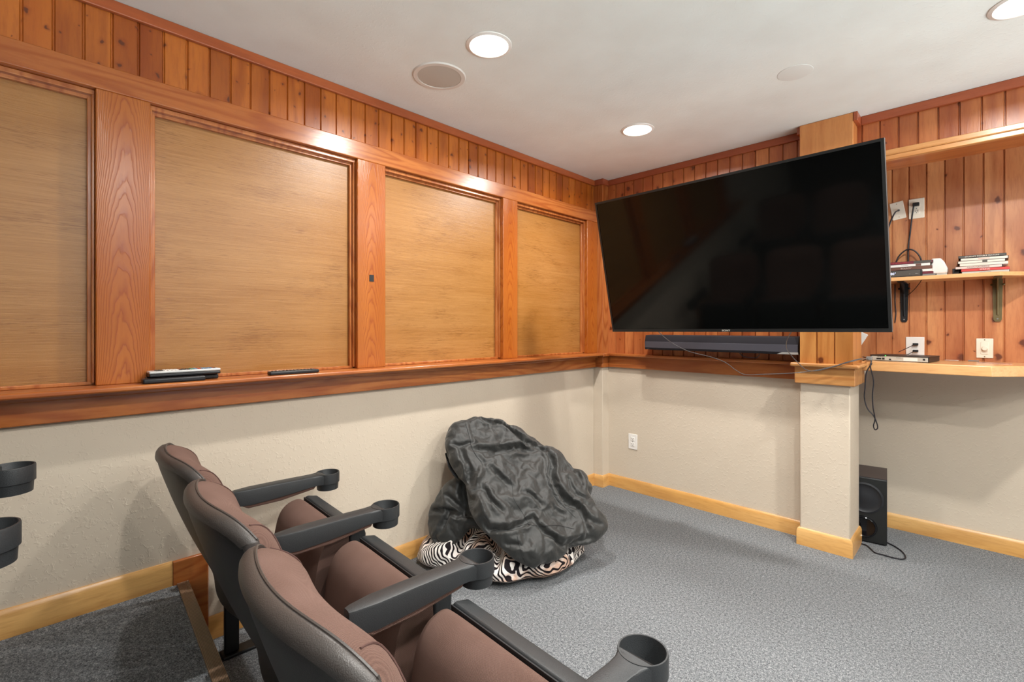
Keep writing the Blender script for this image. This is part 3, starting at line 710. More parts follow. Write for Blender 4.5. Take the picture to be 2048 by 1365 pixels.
def pillow(bm, outline, P0, n, front, back, creases=(), cen=None, R0=.16, seed=0, spk=220, rk=70, amp=.008, sag=0):
    """closed cushion whose widest contour is the outline in the plane (P0,n), front/back = bulge"""
    n = n.normalized(); ex = (Vector((0, 0, 1)).cross(n) if abs(n.z) < .99 else Vector((1, 0, 0))).normalized(); ey = n.cross(ex)
    O = [Vector(((p - P0).dot(ex), (p - P0).dot(ey))) for p in outline]
    if cen is None: c = sum(O, Vector((0, 0))) / len(O)
    else: c = Vector(((cen - P0).dot(ex), (cen - P0).dot(ey)))
    O3 = smoothpts([(*p, 0) for p in O + [O[0]]], 5)[:-1]; O2 = [Vector((p.x, p.y)) for p in O3]
    def rad(th):
        d = Vector((math.cos(th), math.sin(th))); best = 0
        for a, b in zip(O2, O2[1:] + O2[:1]):
            e = b - a; den = d.x * e.y - d.y * e.x
            if abs(den) < 1e-9: continue
            w_ = a - c; t = (w_.x * e.y - w_.y * e.x) / den; s = (w_.x * d.y - w_.y * d.x) / den
            if t > 0 and -1e-6 <= s <= 1 + 1e-6: best = max(best, t)
        return best
    cr = []
    for pts, dep, wid in creases:
        q = [Vector((p - P0).dot(ex) * 1.0) if False else Vector(((p - P0).dot(ex), (p - P0).dot(ey))) for p in pts]
        sp = [Vector((v.x, v.y)) for v in smoothpts([(*v, 0) for v in q], 4)] if len(q) > 2 else q
        cr.append((sp, dep, wid * .8))
    from mathutils import noise as mn
    def disp(p):
        h = 0
        for sp, dep, wid in cr:
            L = len(sp) - 1; bd = 9; bt = 0
            for i in range(L):
                a, b = sp[i], sp[i+1]; e = b - a; t = max(0, min(1, (p - a).dot(e) / max(1e-9, e.length_squared)))
                d = (p - a - e * t).length
                if d < bd: bd = d; bt = (i + t) / L
            if bd < wid * 3.2:
                k = math.sin(math.pi * (.06 + .88 * bt)) ** .6; g = bd / wid
                h += -dep * 2.0 * k * math.exp(-abs(g) ** 1.2) + dep * .5 * k * math.exp(-((g - 2.1) / .9) ** 2)
        q = Vector((p.x * 7 + seed, p.y * 7, seed)); w_ = mn.noise_vector(q) * .35
        h += amp * (1 - 2.4 * abs(mn.noise(q + w_ * 2))) + amp * .45 * (1 - 2.4 * abs(mn.noise(q * 2.7 + w_ * 3)))
        return h
    # distance to outline approximated radially
    for side, bul in ((1, front), (-1, back)):
        V = []
        for i in range(spk):
            th = 2 * math.pi * i / spk; r = rad(th); row = []
            for j in range(1, rk + 1):
                s = math.sin(j / rk * math.pi / 2) if False else (j / rk) ** .85
                p = c + Vector((math.cos(th), math.sin(th))) * r * s
                d = r * (1 - s); k = min(1, d / R0); h = bul * math.sqrt(max(0, 1 - (1 - k) ** 2)) * (.8 + .2 * (1 - s))
                if side > 0 : h += disp(p) * min(1, k * 3.0 + .0)
                w3 = P0 + ex * p.x + ey * p.y + n * (h * side)
                row.append(bm.verts.new(w3))
            V.append(row)
        p = c; h = bul + (disp(p) if side > 0 else 0)
        cv = bm.verts.new(P0 + ex * p.x + ey * p.y + n * (h * side))
        for i in range(spk):
            a, b = V[i], V[(i+1) % spk]; bm.faces.new((cv, a[0], b[0]))
            for j in range(rk - 1): bm.faces.new((a[j], a[j+1], b[j+1], b[j]))
CAM = Vector((0, 0, CZ))
P0 = Vector((-2.12, 1.8617, .713)); nn = Vector((.689, -.2297, .6876))
def onp(X, Y, P=P0, n=nn):
    d = ray(*px5(X, Y)); return CAM + d * ((P - CAM).dot(n) / d.dot(n))
main = [(262, 235), (300, 185), (400, 150), (490, 132), (600, 140), (700, 180), (790, 215), (900, 300), (940, 335), (1060, 370), (1130, 450), (1190, 510), (1250, 545), (1310, 640), (1295, 690), (1330, 790), (1390, 860), (1405, 940), (1330, 1010), (1270, 1040), (1180, 1055), (1100, 1110), (1030, 1160), (940, 1185), (905, 1215), (830, 1190), (740, 1140), (640, 1050), (570, 980), (500, 920), (440, 830), (418, 750), (400, 620), (345, 540), (290, 450), (262, 370), (252, 300)]
cr_px = [([(480, 150), (560, 200), (640, 200), (720, 270), (800, 330), (900, 370), (930, 400)], .030, .016),
         ([(400, 170), (430, 280), (440, 340), (480, 410), (520, 450)], .010, .006),
         ([(440, 400), (560, 400), (700, 385), (820, 385), (920, 400)], .022, .018),
         ([(520, 450), (600, 420), (700, 400)], .016, .014),
         ([(940, 400), (985, 480), (990, 580), (1030, 680), (1100, 760), (1180, 820), (1220, 900), (1240, 980)], .034, .018),
         ([(1000, 330), (1080, 420), (1150, 520), (1200, 620)], .020, .018),
         ([(560, 530), (620, 590), (690, 640)], .022, .012),
         ([(520, 680), (560, 760), (640, 830)], .024, .014),
         ([(640, 500), (690, 530), (715, 550)], .014, .010),
         ([(715, 545), (735, 620), (745, 710), (800, 800), (850, 890)], .010, .005),
         ([(850, 890), (760, 930), (640, 950), (560, 940), (500, 900)], .028, .016),
         ([(850, 895), (940, 910), (1060, 905), (1100, 905)], .008, .005),
         ([(860, 920), (960, 1000), (1060, 1050), (1180, 1040), (1280, 1000)], .026, .016),
         ([(770, 700), (840, 730), (900, 790)], .016, .012),
         ([(980, 790), (1020, 830), (1080, 850)], .014, .012),
         ([(1100, 600), (1130, 660), (1180, 720), (1260, 740)], .016, .012),
         ([(1200, 830), (1260, 900), (1330, 930)], .018, .014),
         ([(300, 350), (350, 370), (400, 350), (440, 345)], .016, .010),
         ([(350, 400), (380, 480), (410, 560), (440, 640), (450, 760)], .018, .014),
         ([(560, 1000), (640, 1040), (760, 1080)], .012, .010),
         ([(760, 980), (800, 1100), (830, 1170)], .006, .005),
         ([(900, 960), (920, 1050), (940, 1170)], .006, .006),
         ([(1180, 550), (1190, 620), (1210, 670)], .014, .008),
         ([(480, 560), (440, 660), (470, 780), (520, 880)], -.02, .02)]
bm = BM()
pillow(bm, [onp(*q) for q in main], P0, nn, .085, .05, [([onp(*q) for q in c], d, w_) for c, d, w_ in cr_px], cen=onp(800, 650), R0=.10, seed=3.1, spk=240, rk=62, amp=.004)
# second lobe slumped against the wall on the left
P1 = Vector((-2.06, 1.60, .27)); n1 = Vector((.50, -.70, .30)).normalized()
lobe = [(335, 540), (270, 590), (210, 660), (180, 720), (140, 800), (135, 950), (170, 1030), (220, 1060), (310, 1045), (370, 1000), (440, 930), (520, 930), (560, 820), (520, 700), (450, 600), (400, 545)]
lc = [([(290, 690), (350, 740), (400, 800), (440, 840)], .022, .014), ([(150, 800), (210, 790), (300, 800), (400, 840)], .02, .014), ([(300, 810), (270, 870), (240, 930)], .022, .014), ([(230, 940), (200, 980), (220, 1030)], .016, .010), ([(300, 880), (330, 950), (310, 1020)], .014, .010), ([(390, 620), (400, 700), (420, 800)], .02, .02)]
f1 = lambda X, Y: onp(X, Y, P1, n1)
pillow(bm, [f1(*q) for q in lobe], P1, n1, .06, .03, [([f1(*q) for q in c], d, w_) for c, d, w_ in lc], cen=f1(330, 800), R0=.09, seed=8.4, spk=120, rk=32, amp=.004)
# small tail at the right
tail = [(1180, 515), (1245, 535), (1270, 580), (1312, 645), (1290, 690), (1220, 660), (1180, 600)]
P2 = P0 - nn * .05; f2 = lambda X, Y: onp(X, Y, P2, nn)
bm = crumple(bm)
t = thing('bean_bag', 'crumpled black nylon bean bag leaning on the left wall, on top of the zebra one', 'bean bag', (-1.85, 1.85, .05))
bmc = bm.copy(); bc = obj('bag_cover', bmc, 'nylon', t, ang=75); sd = bc.modifiers.new('smooth', 'SUBSURF'); sd.levels = 1; sd.render_levels = 1
from mathutils.bvhtree import BVHTree
bv = BVHTree.FromBMesh(bm)
SEAMS = []
for sm in ([(400, 172), (430, 280), (442, 340), (480, 410), (515, 450)], [(715, 548), (735, 620), (745, 710), (800, 800), (848, 885)], [(850, 897), (940, 910), (1060, 905), (1180, 930)],
           [(770, 980), (800, 1100), (825, 1165)], [(985, 480), (992, 580), (1030, 680), (1100, 760), (1190, 850)], [(850, 890), (700, 935), (600, 945)]):
    P = []
    for v in smoothpts([(*p, 0) for p in sm], 8):
        h = bv.ray_cast(CAM, ray(*px5(v.x, v.y)).normalized())
        if h[0] is not None: P.append(h[0] + h[1] * .0006)
    if len(P) > 3: SEAMS.append(P)
b = BM()
q = [onp(262, 372), onp(285, 430), onp(320, 500), onp(350, 545)]
for a_, b_ in zip(q, q[1:]):
    pass
o_ = nn * -.035
prism(b, [onp(262, 365) + o_, onp(285, 360) + o_, onp(345, 500) + o_, onp(360, 560) + o_, onp(320, 520) + o_, onp(285, 460) + o_], nn * .008)
obj('strap', b, 'softblack', t)
for P in SEAMS:
    b = BM(); tube(b, P, .0013, 5, 0); obj('seam', b, 'softblack', t)
zo = [(-2.225, 1.66), (-2.215, 1.54), (-2.15, 1.465), (-2.07, 1.45), (-2.0, 1.49), (-1.93, 1.53), (-1.82, 1.545), (-1.72, 1.575), (-1.64, 1.63), (-1.60, 1.73), (-1.54, 1.81), (-1.515, 1.92), (-1.54, 2.06), (-1.58, 2.17), (-1.70, 2.26), (-1.9, 2.30), (-2.1, 2.22), (-2.22, 2.0)]
zc = [([Vector((-1.93, 1.50, .05)), Vector((-1.96, 1.60, .05)), Vector((-2.0, 1.7, .05))], .045, .03), ([Vector((-1.68, 1.60, .05)), Vector((-1.75, 1.68, .05)), Vector((-1.85, 1.72, .05))], .03, .02),
      ([Vector((-1.58, 1.78, .05)), Vector((-1.66, 1.82, .05)), Vector((-1.75, 1.84, .05))], .03, .02), ([Vector((-1.53, 2.0, .05)), Vector((-1.62, 1.98, .05))], .03, .02), ([Vector((-2.1, 1.46, .05)), Vector((-2.1, 1.6, .05))], .015, .015)]
bm = BM()
pillow(bm, [Vector((x, y, .045)) for x, y in zo], Vector((-1.88, 1.85, .045)), Vector((0, 0, 1)), .135, .042, zc, cen=Vector((-1.88, 1.85, .045)), R0=.14, seed=5.5, spk=200, rk=50, amp=.012)
bm = crumple(bm, 20, .08, .25, .8, back=(0, 0, 1), voxel=.011)
for v in bm.verts: v.co.z = max(.001, v.co.z)
zb_ = solo('bean_bag', bm, 'zebra', 'zebra print plush bean bag flattened on the carpet under the black one', 'bean bag', ang=75)

sd = zb_.modifiers.new('smooth', 'SUBSURF'); sd.levels = 1; sd.render_levels = 1
# ------------------------------------------------------------------ television
TW, TH, TT = 1.45, .835, .035
tc = Vector((-1.0222, 2.6109, 1.6504)); Rm = Matrix(((1, .006, -.007), (-.007, .972, -.236), (.005, .236, .972)))
tv = thing('television', 'large black flat television switched off, tilted down from the pillar mount', 'television', tc, Rm.to_euler())
TM = tv.matrix_basis.copy()
def L(bm): bm.transform(TM); return bm          # local -> world, obj() brings it back
bm = bx(-TW/2, TW/2, .003, TT, -TH/2, TH/2); obj('housing', L(bm), 'bezel', tv, bevel=.003)
bm = BM(); bz = .012; bb = .017
for a in ((-TW/2, -TW/2 + bz, -TH/2, TH/2), (TW/2 - bz, TW/2, -TH/2, TH/2), (-TW/2 + bz, TW/2 - bz, TH/2 - bz, TH/2), (-TW/2 + bz, TW/2 - bz, -TH/2, -TH/2 + bb)):
    box(bm, a[0], a[1], -.003, .006, a[2], a[3])
obj('bezel', L(bm), 'bezel', tv)
bm = bx(-TW/2 + bz, TW/2 - bz, -.0005, .004, -TH/2 + bb, TH/2 - bz); obj('screen', L(bm), 'screen', tv)
bm = bx(-.45, .45, TT, TT + .03, -.36, .12); obj('rear_cover', L(bm), 'black', tv, bevel=.008)
bm = bx(-TW/2 - .0008, TW/2 + .0008, .006, .010, -TH/2 - .0006, TH/2 + .0006)
obj('edge_strip', L(bm), 'grey', tv)
text('brand_lettering', 'SONY', .0125, TM @ Matrix.Translation((.005, -.0036, -TH/2 + .0085)) @ Matrix.Rotation(R(90), 4, 'X'), 'lgrey', tv, .0004, 1.35, True)
# wall mount arm
mt = thing('television_mount', 'black articulated steel wall mount between pillar and television', 'television mount', (-.645, 3.18, 1.6))
obj('wall_plate', bx(-.70, -.59, 3.168, 3.183, 1.5, 1.72), 'steel', mt, bevel=.003)
b = BM(); tube(b, [(-.645, 3.15, 1.62), (-.86, 2.98, 1.62), (-1.02, 2.82, 1.62)], .02, 10, 0); obj('arm', b, 'steel', mt)
b = BM(); lathe(b, [(.028, 1.56), (.028, 1.68)], -.645, 3.145, 20); obj('pivot', b, 'steel', mt)
b = bx(-.16, .16, TT + .031, TT + .046, -.15, .15); L(b); obj('tilt_plate', b, 'steel', mt)
b = BM(); tube(b, [(-1.02, 2.82, 1.62), (-1.02, 2.72, 1.63)], .022, 10, 0); obj('pivot', b, 'steel', mt)

# ------------------------------------------------------------------ soundbar
sb = thing('soundbar', 'long dark soundbar mounted on the boards under the television', 'soundbar', (-1.28, 3.25, 1.105))
X0, X1 = -1.785, -.783
bm = BM(); prism(bm, [Vector((X0, 3.285, 1.107)), Vector((X0, 3.205, 1.107)), Vector((X0, 3.200, 1.118)), Vector((X0, 3.198, 1.165)), Vector((X0, 3.212, 1.212)), Vector((X0, 3.285, 1.216))], (X1 - X0, 0, 0)); obj('body', bm, 'bar_top', sb, bevel=.004)
bm = BM(); prism(bm, [Vector((X0 + .004, 3.1985, 1.122)), Vector((X0 + .004, 3.1965, 1.165)), Vector((X0 + .004, 3.199, 1.1665)), Vector((X0 + .004, 3.201, 1.122))], (X1 - X0 - .008, 0, 0)); obj('front_cloth_lit', bm, 'bar_lit', sb)  # lit grey of the lower face is put into this paler cloth colour
text('brand_lettering', 'SONOS', .007, Matrix.Translation((X0 + .025, 3.203, 1.113)) @ Matrix.Rotation(R(90), 4, 'X'), 'silver', sb, .0004)
bm = BM(); prism(bm, [Vector((-.90, 3.2, 1.108)), Vector((-.785, 3.2, 1.108)), Vector((-.785, 3.196, 1.121)), Vector((-.87, 3.197, 1.121))], (0, -.002, 0)); obj('end_highlight', bm, 'silver', sb)  # silver sliver paints the glossy highlight at the bar's right end
for x in (-1.55, -1.0): obj('bracket', bx(x - .02, x + .02, 3.284, YB - .012, 1.13, 1.19), 'steel', sb)

# ------------------------------------------------------------------ plates and outlets
def plate(name, x, z, y, w_, h_, mat, label, cat, rot=0, kind='duplex'):
    t = thing(name, label, cat, (x, y, z - h_/2))
    m = Matrix.Translation((x, y, z)) @ Matrix.Rotation(R(rot), 4, 'Y')
    b = bx(-w_/2, w_/2, -.006, 0, -h_/2, h_/2, mt=m); obj('plate', b, mat, t, bevel=.0025)
    def disc(cx, cz, r, d, mm, nm, y0=-.006):
        b = BM(); lathe(b, [(r, 0), (r, d * .8), (r * .85, d)], 0, 0, 20, m @ Matrix.Translation((cx, y0, cz)) @ Matrix.Rotation(R(90), 4, 'X')); return obj(nm, b, mm, t)
    if kind == 'duplex':
        for cz in (.021, -.021):
            b = BM(); box(b, -.016, .016, -.009, -.006, cz - .014, cz + .014, mt=m); re = obj('receptacle', b, mat, t, bevel=.001)
            b = BM()
            for q in (-.006, .006): box(b, q - .0012, q + .0012, -.0095, -.0088, cz + .001, cz + .008, mt=m)
            box(b, -.002, .002, -.0095, -.0088, cz - .008, cz - .004, mt=m); obj('slots', b, 'softblack', re)
        disc(0, 0, .003, .001, 'grey', 'screw')
    elif kind == 'dimmer':
        obj('insert', bx(-.016, .016, -.008, -.006, -.034, .034, mt=m), mat, t, bevel=.0008)
        disc(0, -.001, .0125, .016, mat, 'knob', -.008)
        for cz in (.048, -.048): disc(0, cz, .003, .001, 'brassy', 'screw')
    elif kind == 'coax':
        disc(.005, .0, .006, .012, 'grey', 'connector')
        for cz in (.042, -.042): disc(0, cz, .0025, .001, 'brassy', 'screw')
    return t
plate('power_outlet', -1.945, .383, YB, .076, .118, 'white', 'white duplex power outlet low on the cream back wall', 'outlet')
plate('cable_plate', -.391, 2.002, YP, .068, .110, 'ivory', 'crooked ivory cable plate half hidden by the television edge', 'wall plate', -9, 'coax')
po = plate('power_outlet', -.301, 2.0, YP, .074, .122, 'ivory', 'ivory power outlet with a black plug high on the alcove boards', 'outlet')
plate('cable_plate', -.308, 1.150, YP, .088, .122, 'white', 'white plate with two black cable plugs behind the disc player', 'wall plate', 0, 'blank')
plate('dimmer_switch', -.003, 1.150, YP, .070, .112, 'ivory', 'ivory rotary dimmer switch low on the alcove boards', 'switch', 0, 'dimmer')
plate('cable_plate', -.617, 1.19, YP, .105, .125, 'white', 'white plate tip poking out behind the pillar', 'wall plate', 28, 'blank')
# plugs + cords
t = thing('black_cable', 'black power cord with plug hanging from the alcove outlet behind the disc cases', 'cord', (-.30, YP - .03, 1.58))
obj('plug', bx(-.318, -.286, YP - .034, YP - .0095, 2.012, 2.032), 'softblack', t, bevel=.003)
b = BM(); tube(b, [(-.312, YP - .03, 2.014), (-.320, YP - .03, 1.95), (-.330, YP - .03, 1.84), (-.338, YP - .03, 1.76), (-.338, YP - .03, 1.62)], .0042, 8); obj('cord', b, 'cable', t)
b = BM(); tube(b, [(-.385, YP - .02, 1.998), (-.40, YP - .045, 1.985), (-.425, YP - .03, 1.93), (-.445, YP - .02, 1.86), (-.46, YP - .02, 1.75)], .004, 8)
solo('coaxial_cable', b, 'cable', 'black coaxial cable curving down from the crooked ivory plate', 'cable')
b = BM(); tube(b, [at(1790, 530, 3.80), at(1797, 514, 3.80), at(1808, 503, 3.80), at(1818, 499, 3.80), at(1829, 502, 3.80), at(1838, 511, 3.80), at(1843, 522, 3.80)], .0042, 8)
solo('looped_cable', b, 'cable', 'black cable arching above the left disc stack on the shelf', 'cable')
t = thing('cable_plugs', 'pair of black plugs with thin leads on the white plate above the disc player', 'plugs', (-.308, YP - .02, 1.14))
for z in (1.165, 1.125):
    obj('plug', bx(-.318, -.292, YP - .026, YP - .006, z - .006, z + .007), 'softblack', t, bevel=.002)
    b = BM(); tube(b, [(-.312, YP - .024, z - .003), (-.34, YP - .06, z - .022), (-.375, YP - .12, z - .045 if z > 1.15 else 1.085)], .002, 6); obj('lead', b, 'cable', t)

# ------------------------------------------------------------------ things on the shelf
SZ = 1.567
def text_on(s, size, x, y, z, mat, par, sx=1): return text('lettering', s, size, Matrix.Translation((x, y, z)) @ Matrix.Rotation(R(90), 4, 'X'), mat, par, .0003, sx)
st = thing('set_top_box', 'small black set-top box with glowing blue-white digits on the shelf', 'set-top box', (-.37, 3.70, SZ))
obj('case', bx(-.50, -.262, 3.655, 3.695, SZ, SZ + .042), 'black', st, bevel=.002)
obj('front_panel', bx(-.496, -.270, 3.6535, 3.656, SZ + .006, SZ + .038), M['dgrey'], st)
text_on("4 01'", .019, -.402, 3.653, SZ + .022, 'led', st, 1.1)
text_on("●", .005, -.317, 3.653, SZ + .017, 'grey', st); text_on('MENU', .005, -.285, 3.653, SZ + .018, 'silver', st)
gb = solo('streaming_box', bx(-.44, -.205, 3.70, 3.83, SZ, SZ + .016), 'grey', 'thin grey box at the bottom of the left disc stack', 'electronics box', bevel=.002)
def dvd(x0, y0, z, th, body, spine, label, txt=None, tmat='dgrey', rot=0, grp=None, tsz=.009, band=None, w_=.19, tx=0):
    t = thing('disc_case', label, 'disc case', (x0 + w_/2, y0 + .068, z), (0, 0, R(rot)), grp)
    mw = t.matrix_basis
    b = bx(-w_/2, w_/2, -.066, .068, 0, th - .0004); b.transform(mw); obj('case', b, body, t, bevel=.001)
    b = bx(-w_/2 + .003, w_/2 - .003, -.0672, -.0655, .0012, th - .0015); b.transform(mw); obj('spine', b, spine, t)
    if band:
        b = bx(band[0], band[1], -.0678, -.067, .002, th - .0022); b.transform(mw); obj('spine_band', b, band[2], t)
    if txt: text('lettering', txt, tsz, mw @ Matrix.Translation((tx, -.0681, th / 2)) @ Matrix.Rotation(R(90), 4, 'X'), tmat, t, .0002, 1.25)
G1 = 'disc cases in the left stack'; G2 = 'disc cases in the right stack'
z = SZ + .0162
dvd(-.44, 3.70, z, .0145, 'maroon', 'maroon', 'dark maroon disc case above the thin grey box', None, grp=G1, w_=.225); z += .0147
dvd(-.445, 3.695, z, .0145, 'cream', 'white', 'white disc case directly above the dark maroon one in the left stack', 'MEMORY', 'grey', 2, G1, .007, w_=.225); z += .0147
dvd(-.455, 3.698, z, .0185, 'brownp', 'brownp', 'brown disc case with a row of tiny faces in the left stack', 'BOUNTY', 'pink', 0, G1, .010, w_=.235); z += .0187
dvd(-.46, 3.70, z, .0165, 'dgrey', 'white', 'white disc case second from the top of the left stack', 'LIVING', 'grey', -1, G1, .008, (.05, .075, 'brownp'), w_=.235); z += .0167
dvd(-.452, 3.705, z, .017, 'black', 'maroon', 'dark disc case with red lettering, topmost of the left stack', 'THE PRODUCERS', 'red', 1, G1, .008, (.03, .11, 'dgrey'), w_=.235, tx=-.04)
z = SZ + .0002
specs = [('dgrey', 'lgrey', 'mottled grey disc case at the bottom of the right stack', 'COLLECTION', 'dgrey', .006, None, .012),
         ('red', 'red', 'red disc case with white lettering in the right stack', 'SPRING', 'white', .010, None, .010),
         ('black', 'pink', 'pale pink disc case above the red one', 'PAWN SACRIFICE', 'brownp', .009, None, -.014),
         ('cream', 'cream', 'cream disc case in the middle of the right stack', 'ROMANCE', 'pink', .006, None, .004),
         ('black', 'cream', 'cream disc case with a small grey label on its spine', None, None, .006, (.005, .025, 'dgrey'), -.004),
         ('black', 'cream', 'ivory disc case second from the top of the right stack', 'SEASON ONE', 'red', .006, None, .008),
         ('black', 'dgrey', 'dark disc case with pale lettering, topmost of the right stack', 'JOURNEY DOUBLE FEATURE', 'cream', .0085, None, -.002)]
for i, (bd, sp, lb, tx, tm, ts, band, dx) in enumerate(specs):
    dvd(-.108 + dx, 3.70, z, .0148, bd, sp, lb, tx, tm, [0, 1, -1, 1, 0, -1, 1][i], G2, ts, band); z += .015
solo('small_box', bx(-.135, -.105, 3.74, 3.83, SZ, SZ + .04), 'black', 'small dark box behind the left end of the right disc stack', 'box', bevel=.002)
wd = thing('white_router', 'white rounded plastic device at the right end of the left disc stack', 'router', (-.16, 3.77, SZ))
bm = BM(); prism(bm, [Vector((-.225, 3.72, SZ + .014)), Vector((-.155, 3.72, SZ + .014)), Vector((-.154, 3.72, SZ + .045)), Vector((-.170, 3.72, SZ + .085)), Vector((-.185, 3.72, SZ + .105)), Vector((-.225, 3.72, SZ + .105)), Vector((-.226, 3.72, SZ + .09))], (0, .09, 0)); obj('body', bm, 'white', wd, bevel=.008, seg=3)
obj('base', bx(-.203, -.157, 3.722, 3.81, SZ, SZ + .0145), 'lgrey', wd, bevel=.002)

# ------------------------------------------------------------------ things on the desk
DZ = 1.074
an = R(-9.7)
dp = thing('disc_player', 'flat black disc player turned with its silver connector panel to the room', 'disc player', (-.336, 3.4925 + .1, DZ), (0, 0, an))
mw = dp.matrix_basis.copy()
def LW(b): b.transform(mw); return b
obj('case', LW(bx(-.135, .135, -.094, .1, .003, .033)), 'black', dp, bevel=.002)
obj('top_cover', LW(bx(-.137, .137, -.099, .102, .0285, .034)), 'black', dp, bevel=.002)
bk = obj('connector_panel', LW(bx(-.130, .130, -.0965, -.093, .0032, .0284)), 'lgrey', dp)
b = BM()
for x0, x1, z0, z1 in ((-.105, -.082, .008, .016), (-.078, -.066, .008, .018), (-.045, -.035, .006, .014), (-.012, .012, .020, .0215), (.108, .118, .012, .022)): box(b, x0, x1, -.0975, -.096, z0, z1)
for k in range(7): box(b, -.10 + k * .005, -.098 + k * .005, -.0975, -.096, .022, .026)
obj('ports', LW(b), 'softblack', bk)
obj('rating_label', LW(bx(.022, .085, -.0972, -.096, .006, .024)), 'white', bk)
obj('power_light', LW(bx(-.062, -.058, -.1028, -.1015, .030, .033)), 'green', dp)
for sx in (-.11, .11): obj('foot', LW(bx(sx - .01, sx + .01, -.08, -.06, 0, .004)), 'softblack', dp)
obj('foot', LW(bx(-.01, .01, .06, .08, 0, .004)), 'softblack', dp)
t = thing('cable_bundle', 'black cables with plugs gathered where the pillar meets the desk', 'cables', (-.50, 3.42, DZ))
obj('plug', bx(-.49, -.462, 3.395, 3.425, DZ + .004, DZ + .028), 'grey', t, bevel=.004)
b = BM(); tube(b, [at(1744, 727, 3.395), at(1733, 745, 3.38), at(1730, 775, 3.38), at(1729, 798, 3.38), at(1735, 818, 3.38), at(1747, 832, 3.38), at(1754, 848, 3.38), at(1755, 857, 3.38), at(1750, 860, 3.38), at(1747, 852, 3.38), at(1750, 838, 3.378), at(1746, 815, 3.376), at(1745, 790, 3.376), at(1747, 762, 3.376), at(1741, 735, 3.38), at(1743, 722, 3.395)], .0032, 8)
obj('hanging_loop', b, 'cable', t)
b = BM(); tube(b, [at(1726, 714, 3.5), (-.50, 3.44, DZ + .02), (-.478, 3.41, DZ + .016)], .003, 8); obj('lead', b, 'cable', t)
b = BM(); tube(b, [at(1726, 722, 3.46), (-.50, 3.425, DZ + .006), (-.478, 3.41, DZ + .010)], .003, 8); obj('lead', b, 'cable', t)
b = BM(); tube(b, [at(1313, 660, 2.735), at(1330, 676, 2.80), at(1350, 690, 2.88), at(1380, 704, 2.96), at(1420, 714, 3.02), at(1450, 725, 3.05), at(1472, 741, 3.07), at(1492, 750, 3.08), at(1530, 749, 3.09), at(1580, 747, 3.11), at(1620, 743, 3.135), at(1660, 735, 3.142), at(1700, 723, 3.16), at(1722, 718, 3.22), (-.478, 3.40, DZ + .012)], .0023, 8)
solo('television_cable', b, 'wire', 'grey cable drooping from the lower left of the television across to the pillar', 'cable')
b = BM(); tube(b, [at(1584, 662, 2.75), at(1574, 680, 2.85), at(1573, 697, 2.95), at(1583, 712, 3.02), at(1600, 730, 3.08), at(1615, 741, 3.12), at(1640, 741, 3.138), at(1690, 727, 3.145), at(1718, 720, 3.2), (-.482, 3.40, DZ + .016)], .0023, 8)
solo('television_cable', b, 'wire', 'grey cable dropping steeply from the television in front of the soundbar end', 'cable')
b = BM(); tube(b, [(-1.12, 3.21, 1.105), (-1.10, 3.22, 1.085), (-1.06, 3.22, 1.078), (-1.02, 3.22, 1.08), (-1.0, 3.21, 1.105)], .0025, 8)
solo('soundbar_cable', b, 'cable', 'short black cable looping under the soundbar', 'cable')
b = BM(); tube(b, [at(1846, 556, 3.65), at(1838, 568, 3.70), at(1828, 580, 3.78), at(1815, 592, 3.835), at(1800, 606, 3.84)], .002, 6)
solo('thin_lead', b, 'cable', 'thin dark lead running under the shelf beside the black bracket', 'cable')
b = BM(); tube(b, [(-.405, YP - .006, 1.54), (-.404, YP - .006, 1.42), (-.400, YP - .006, 1.36), (-.405, YP - .006, 1.30)], .003, 8)
solo('hanging_cable', b, 'cable', 'dark cable hanging straight down left of the black bracket', 'cable')
b = BM(); tube(b, [(-.17, 3.80, DZ + .003), (-.11, 3.81, DZ + .003)], .0015, 6, 0); solo('pen', b, 'silver', 'thin silver pen lying on the desk beside the disc player', 'pen')
b = BM(); tube(b, [(-.07, 3.78, DZ + .005), (-.025, 3.775, DZ + .005)], .0035, 6, 0); solo('pen', b, 'grey', 'short grey pen lying on the desk below the dimmer', 'pen')
b = bx(-.03, .10, 3.62, 3.74, DZ, DZ + .002); solo('paper_sheet', b, simple('clear_pinkish_sleeve', 'c49a84', .2), 'thin clear sleeve lying on the desk in front of the dimmer', 'sleeve')

# ------------------------------------------------------------------ subwoofer
sw = thing('subwoofer', 'black subwoofer on the carpet half hidden behind the pillar', 'subwoofer', (-.523, 3.61, 0))
obj('cabinet', bx(-.642, -.404, 3.47, 3.76, .006, .383), 'sub', sw, bevel=.003)
obj('top_panel', bx(-.642, -.404, 3.47, 3.76, .3832, .386), 'subtop', sw)
obj('baffle', bx(-.640, -.406, 3.462, 3.47, .008, .38), 'bezel', sw, bevel=.002)
m = Matrix.Translation((-.510, 3.462, .262)) @ Matrix.Rotation(R(90), 4, 'X')
b = BM(); lathe(b, [(.092, 0), (.092, .003), (.082, .006), (.078, .003), (.06, -.0), (.03, .006), (.0, .009)], 0, 0, 48, m); wf = obj('woofer', b, 'sub', sw)
m = Matrix.Translation((-.512, 3.462, .092)) @ Matrix.Rotation(R(90), 4, 'X')
b = BM(); lathe(b, [(.064, 0), (.062, .006), (.052, .006), (.044, -.012 + .013), (.0, .0012)], 0, 0, 48, m); obj('port', b, 'gloss', sw)
b = BM(); lathe(b, [(.052, .0062), (.0545, .0085), (.057, .0062)], 0, 0, 48, m, cap=False); obj('port_ring', b, 'gloss', sw)
for fx in (-.62, -.425):
    for fy in (3.49, 3.74): obj('foot', bx(fx - .01, fx + .01, fy - .01, fy + .01, 0, .007), 'softblack', sw)
pv = Vector((-.404, 3.465, 0)); Rz = Matrix.Rotation(R(6.6), 4, 'Z'); loc = pv + Vector((0, .032, 0)) + (Rz @ (sw.location - pv))
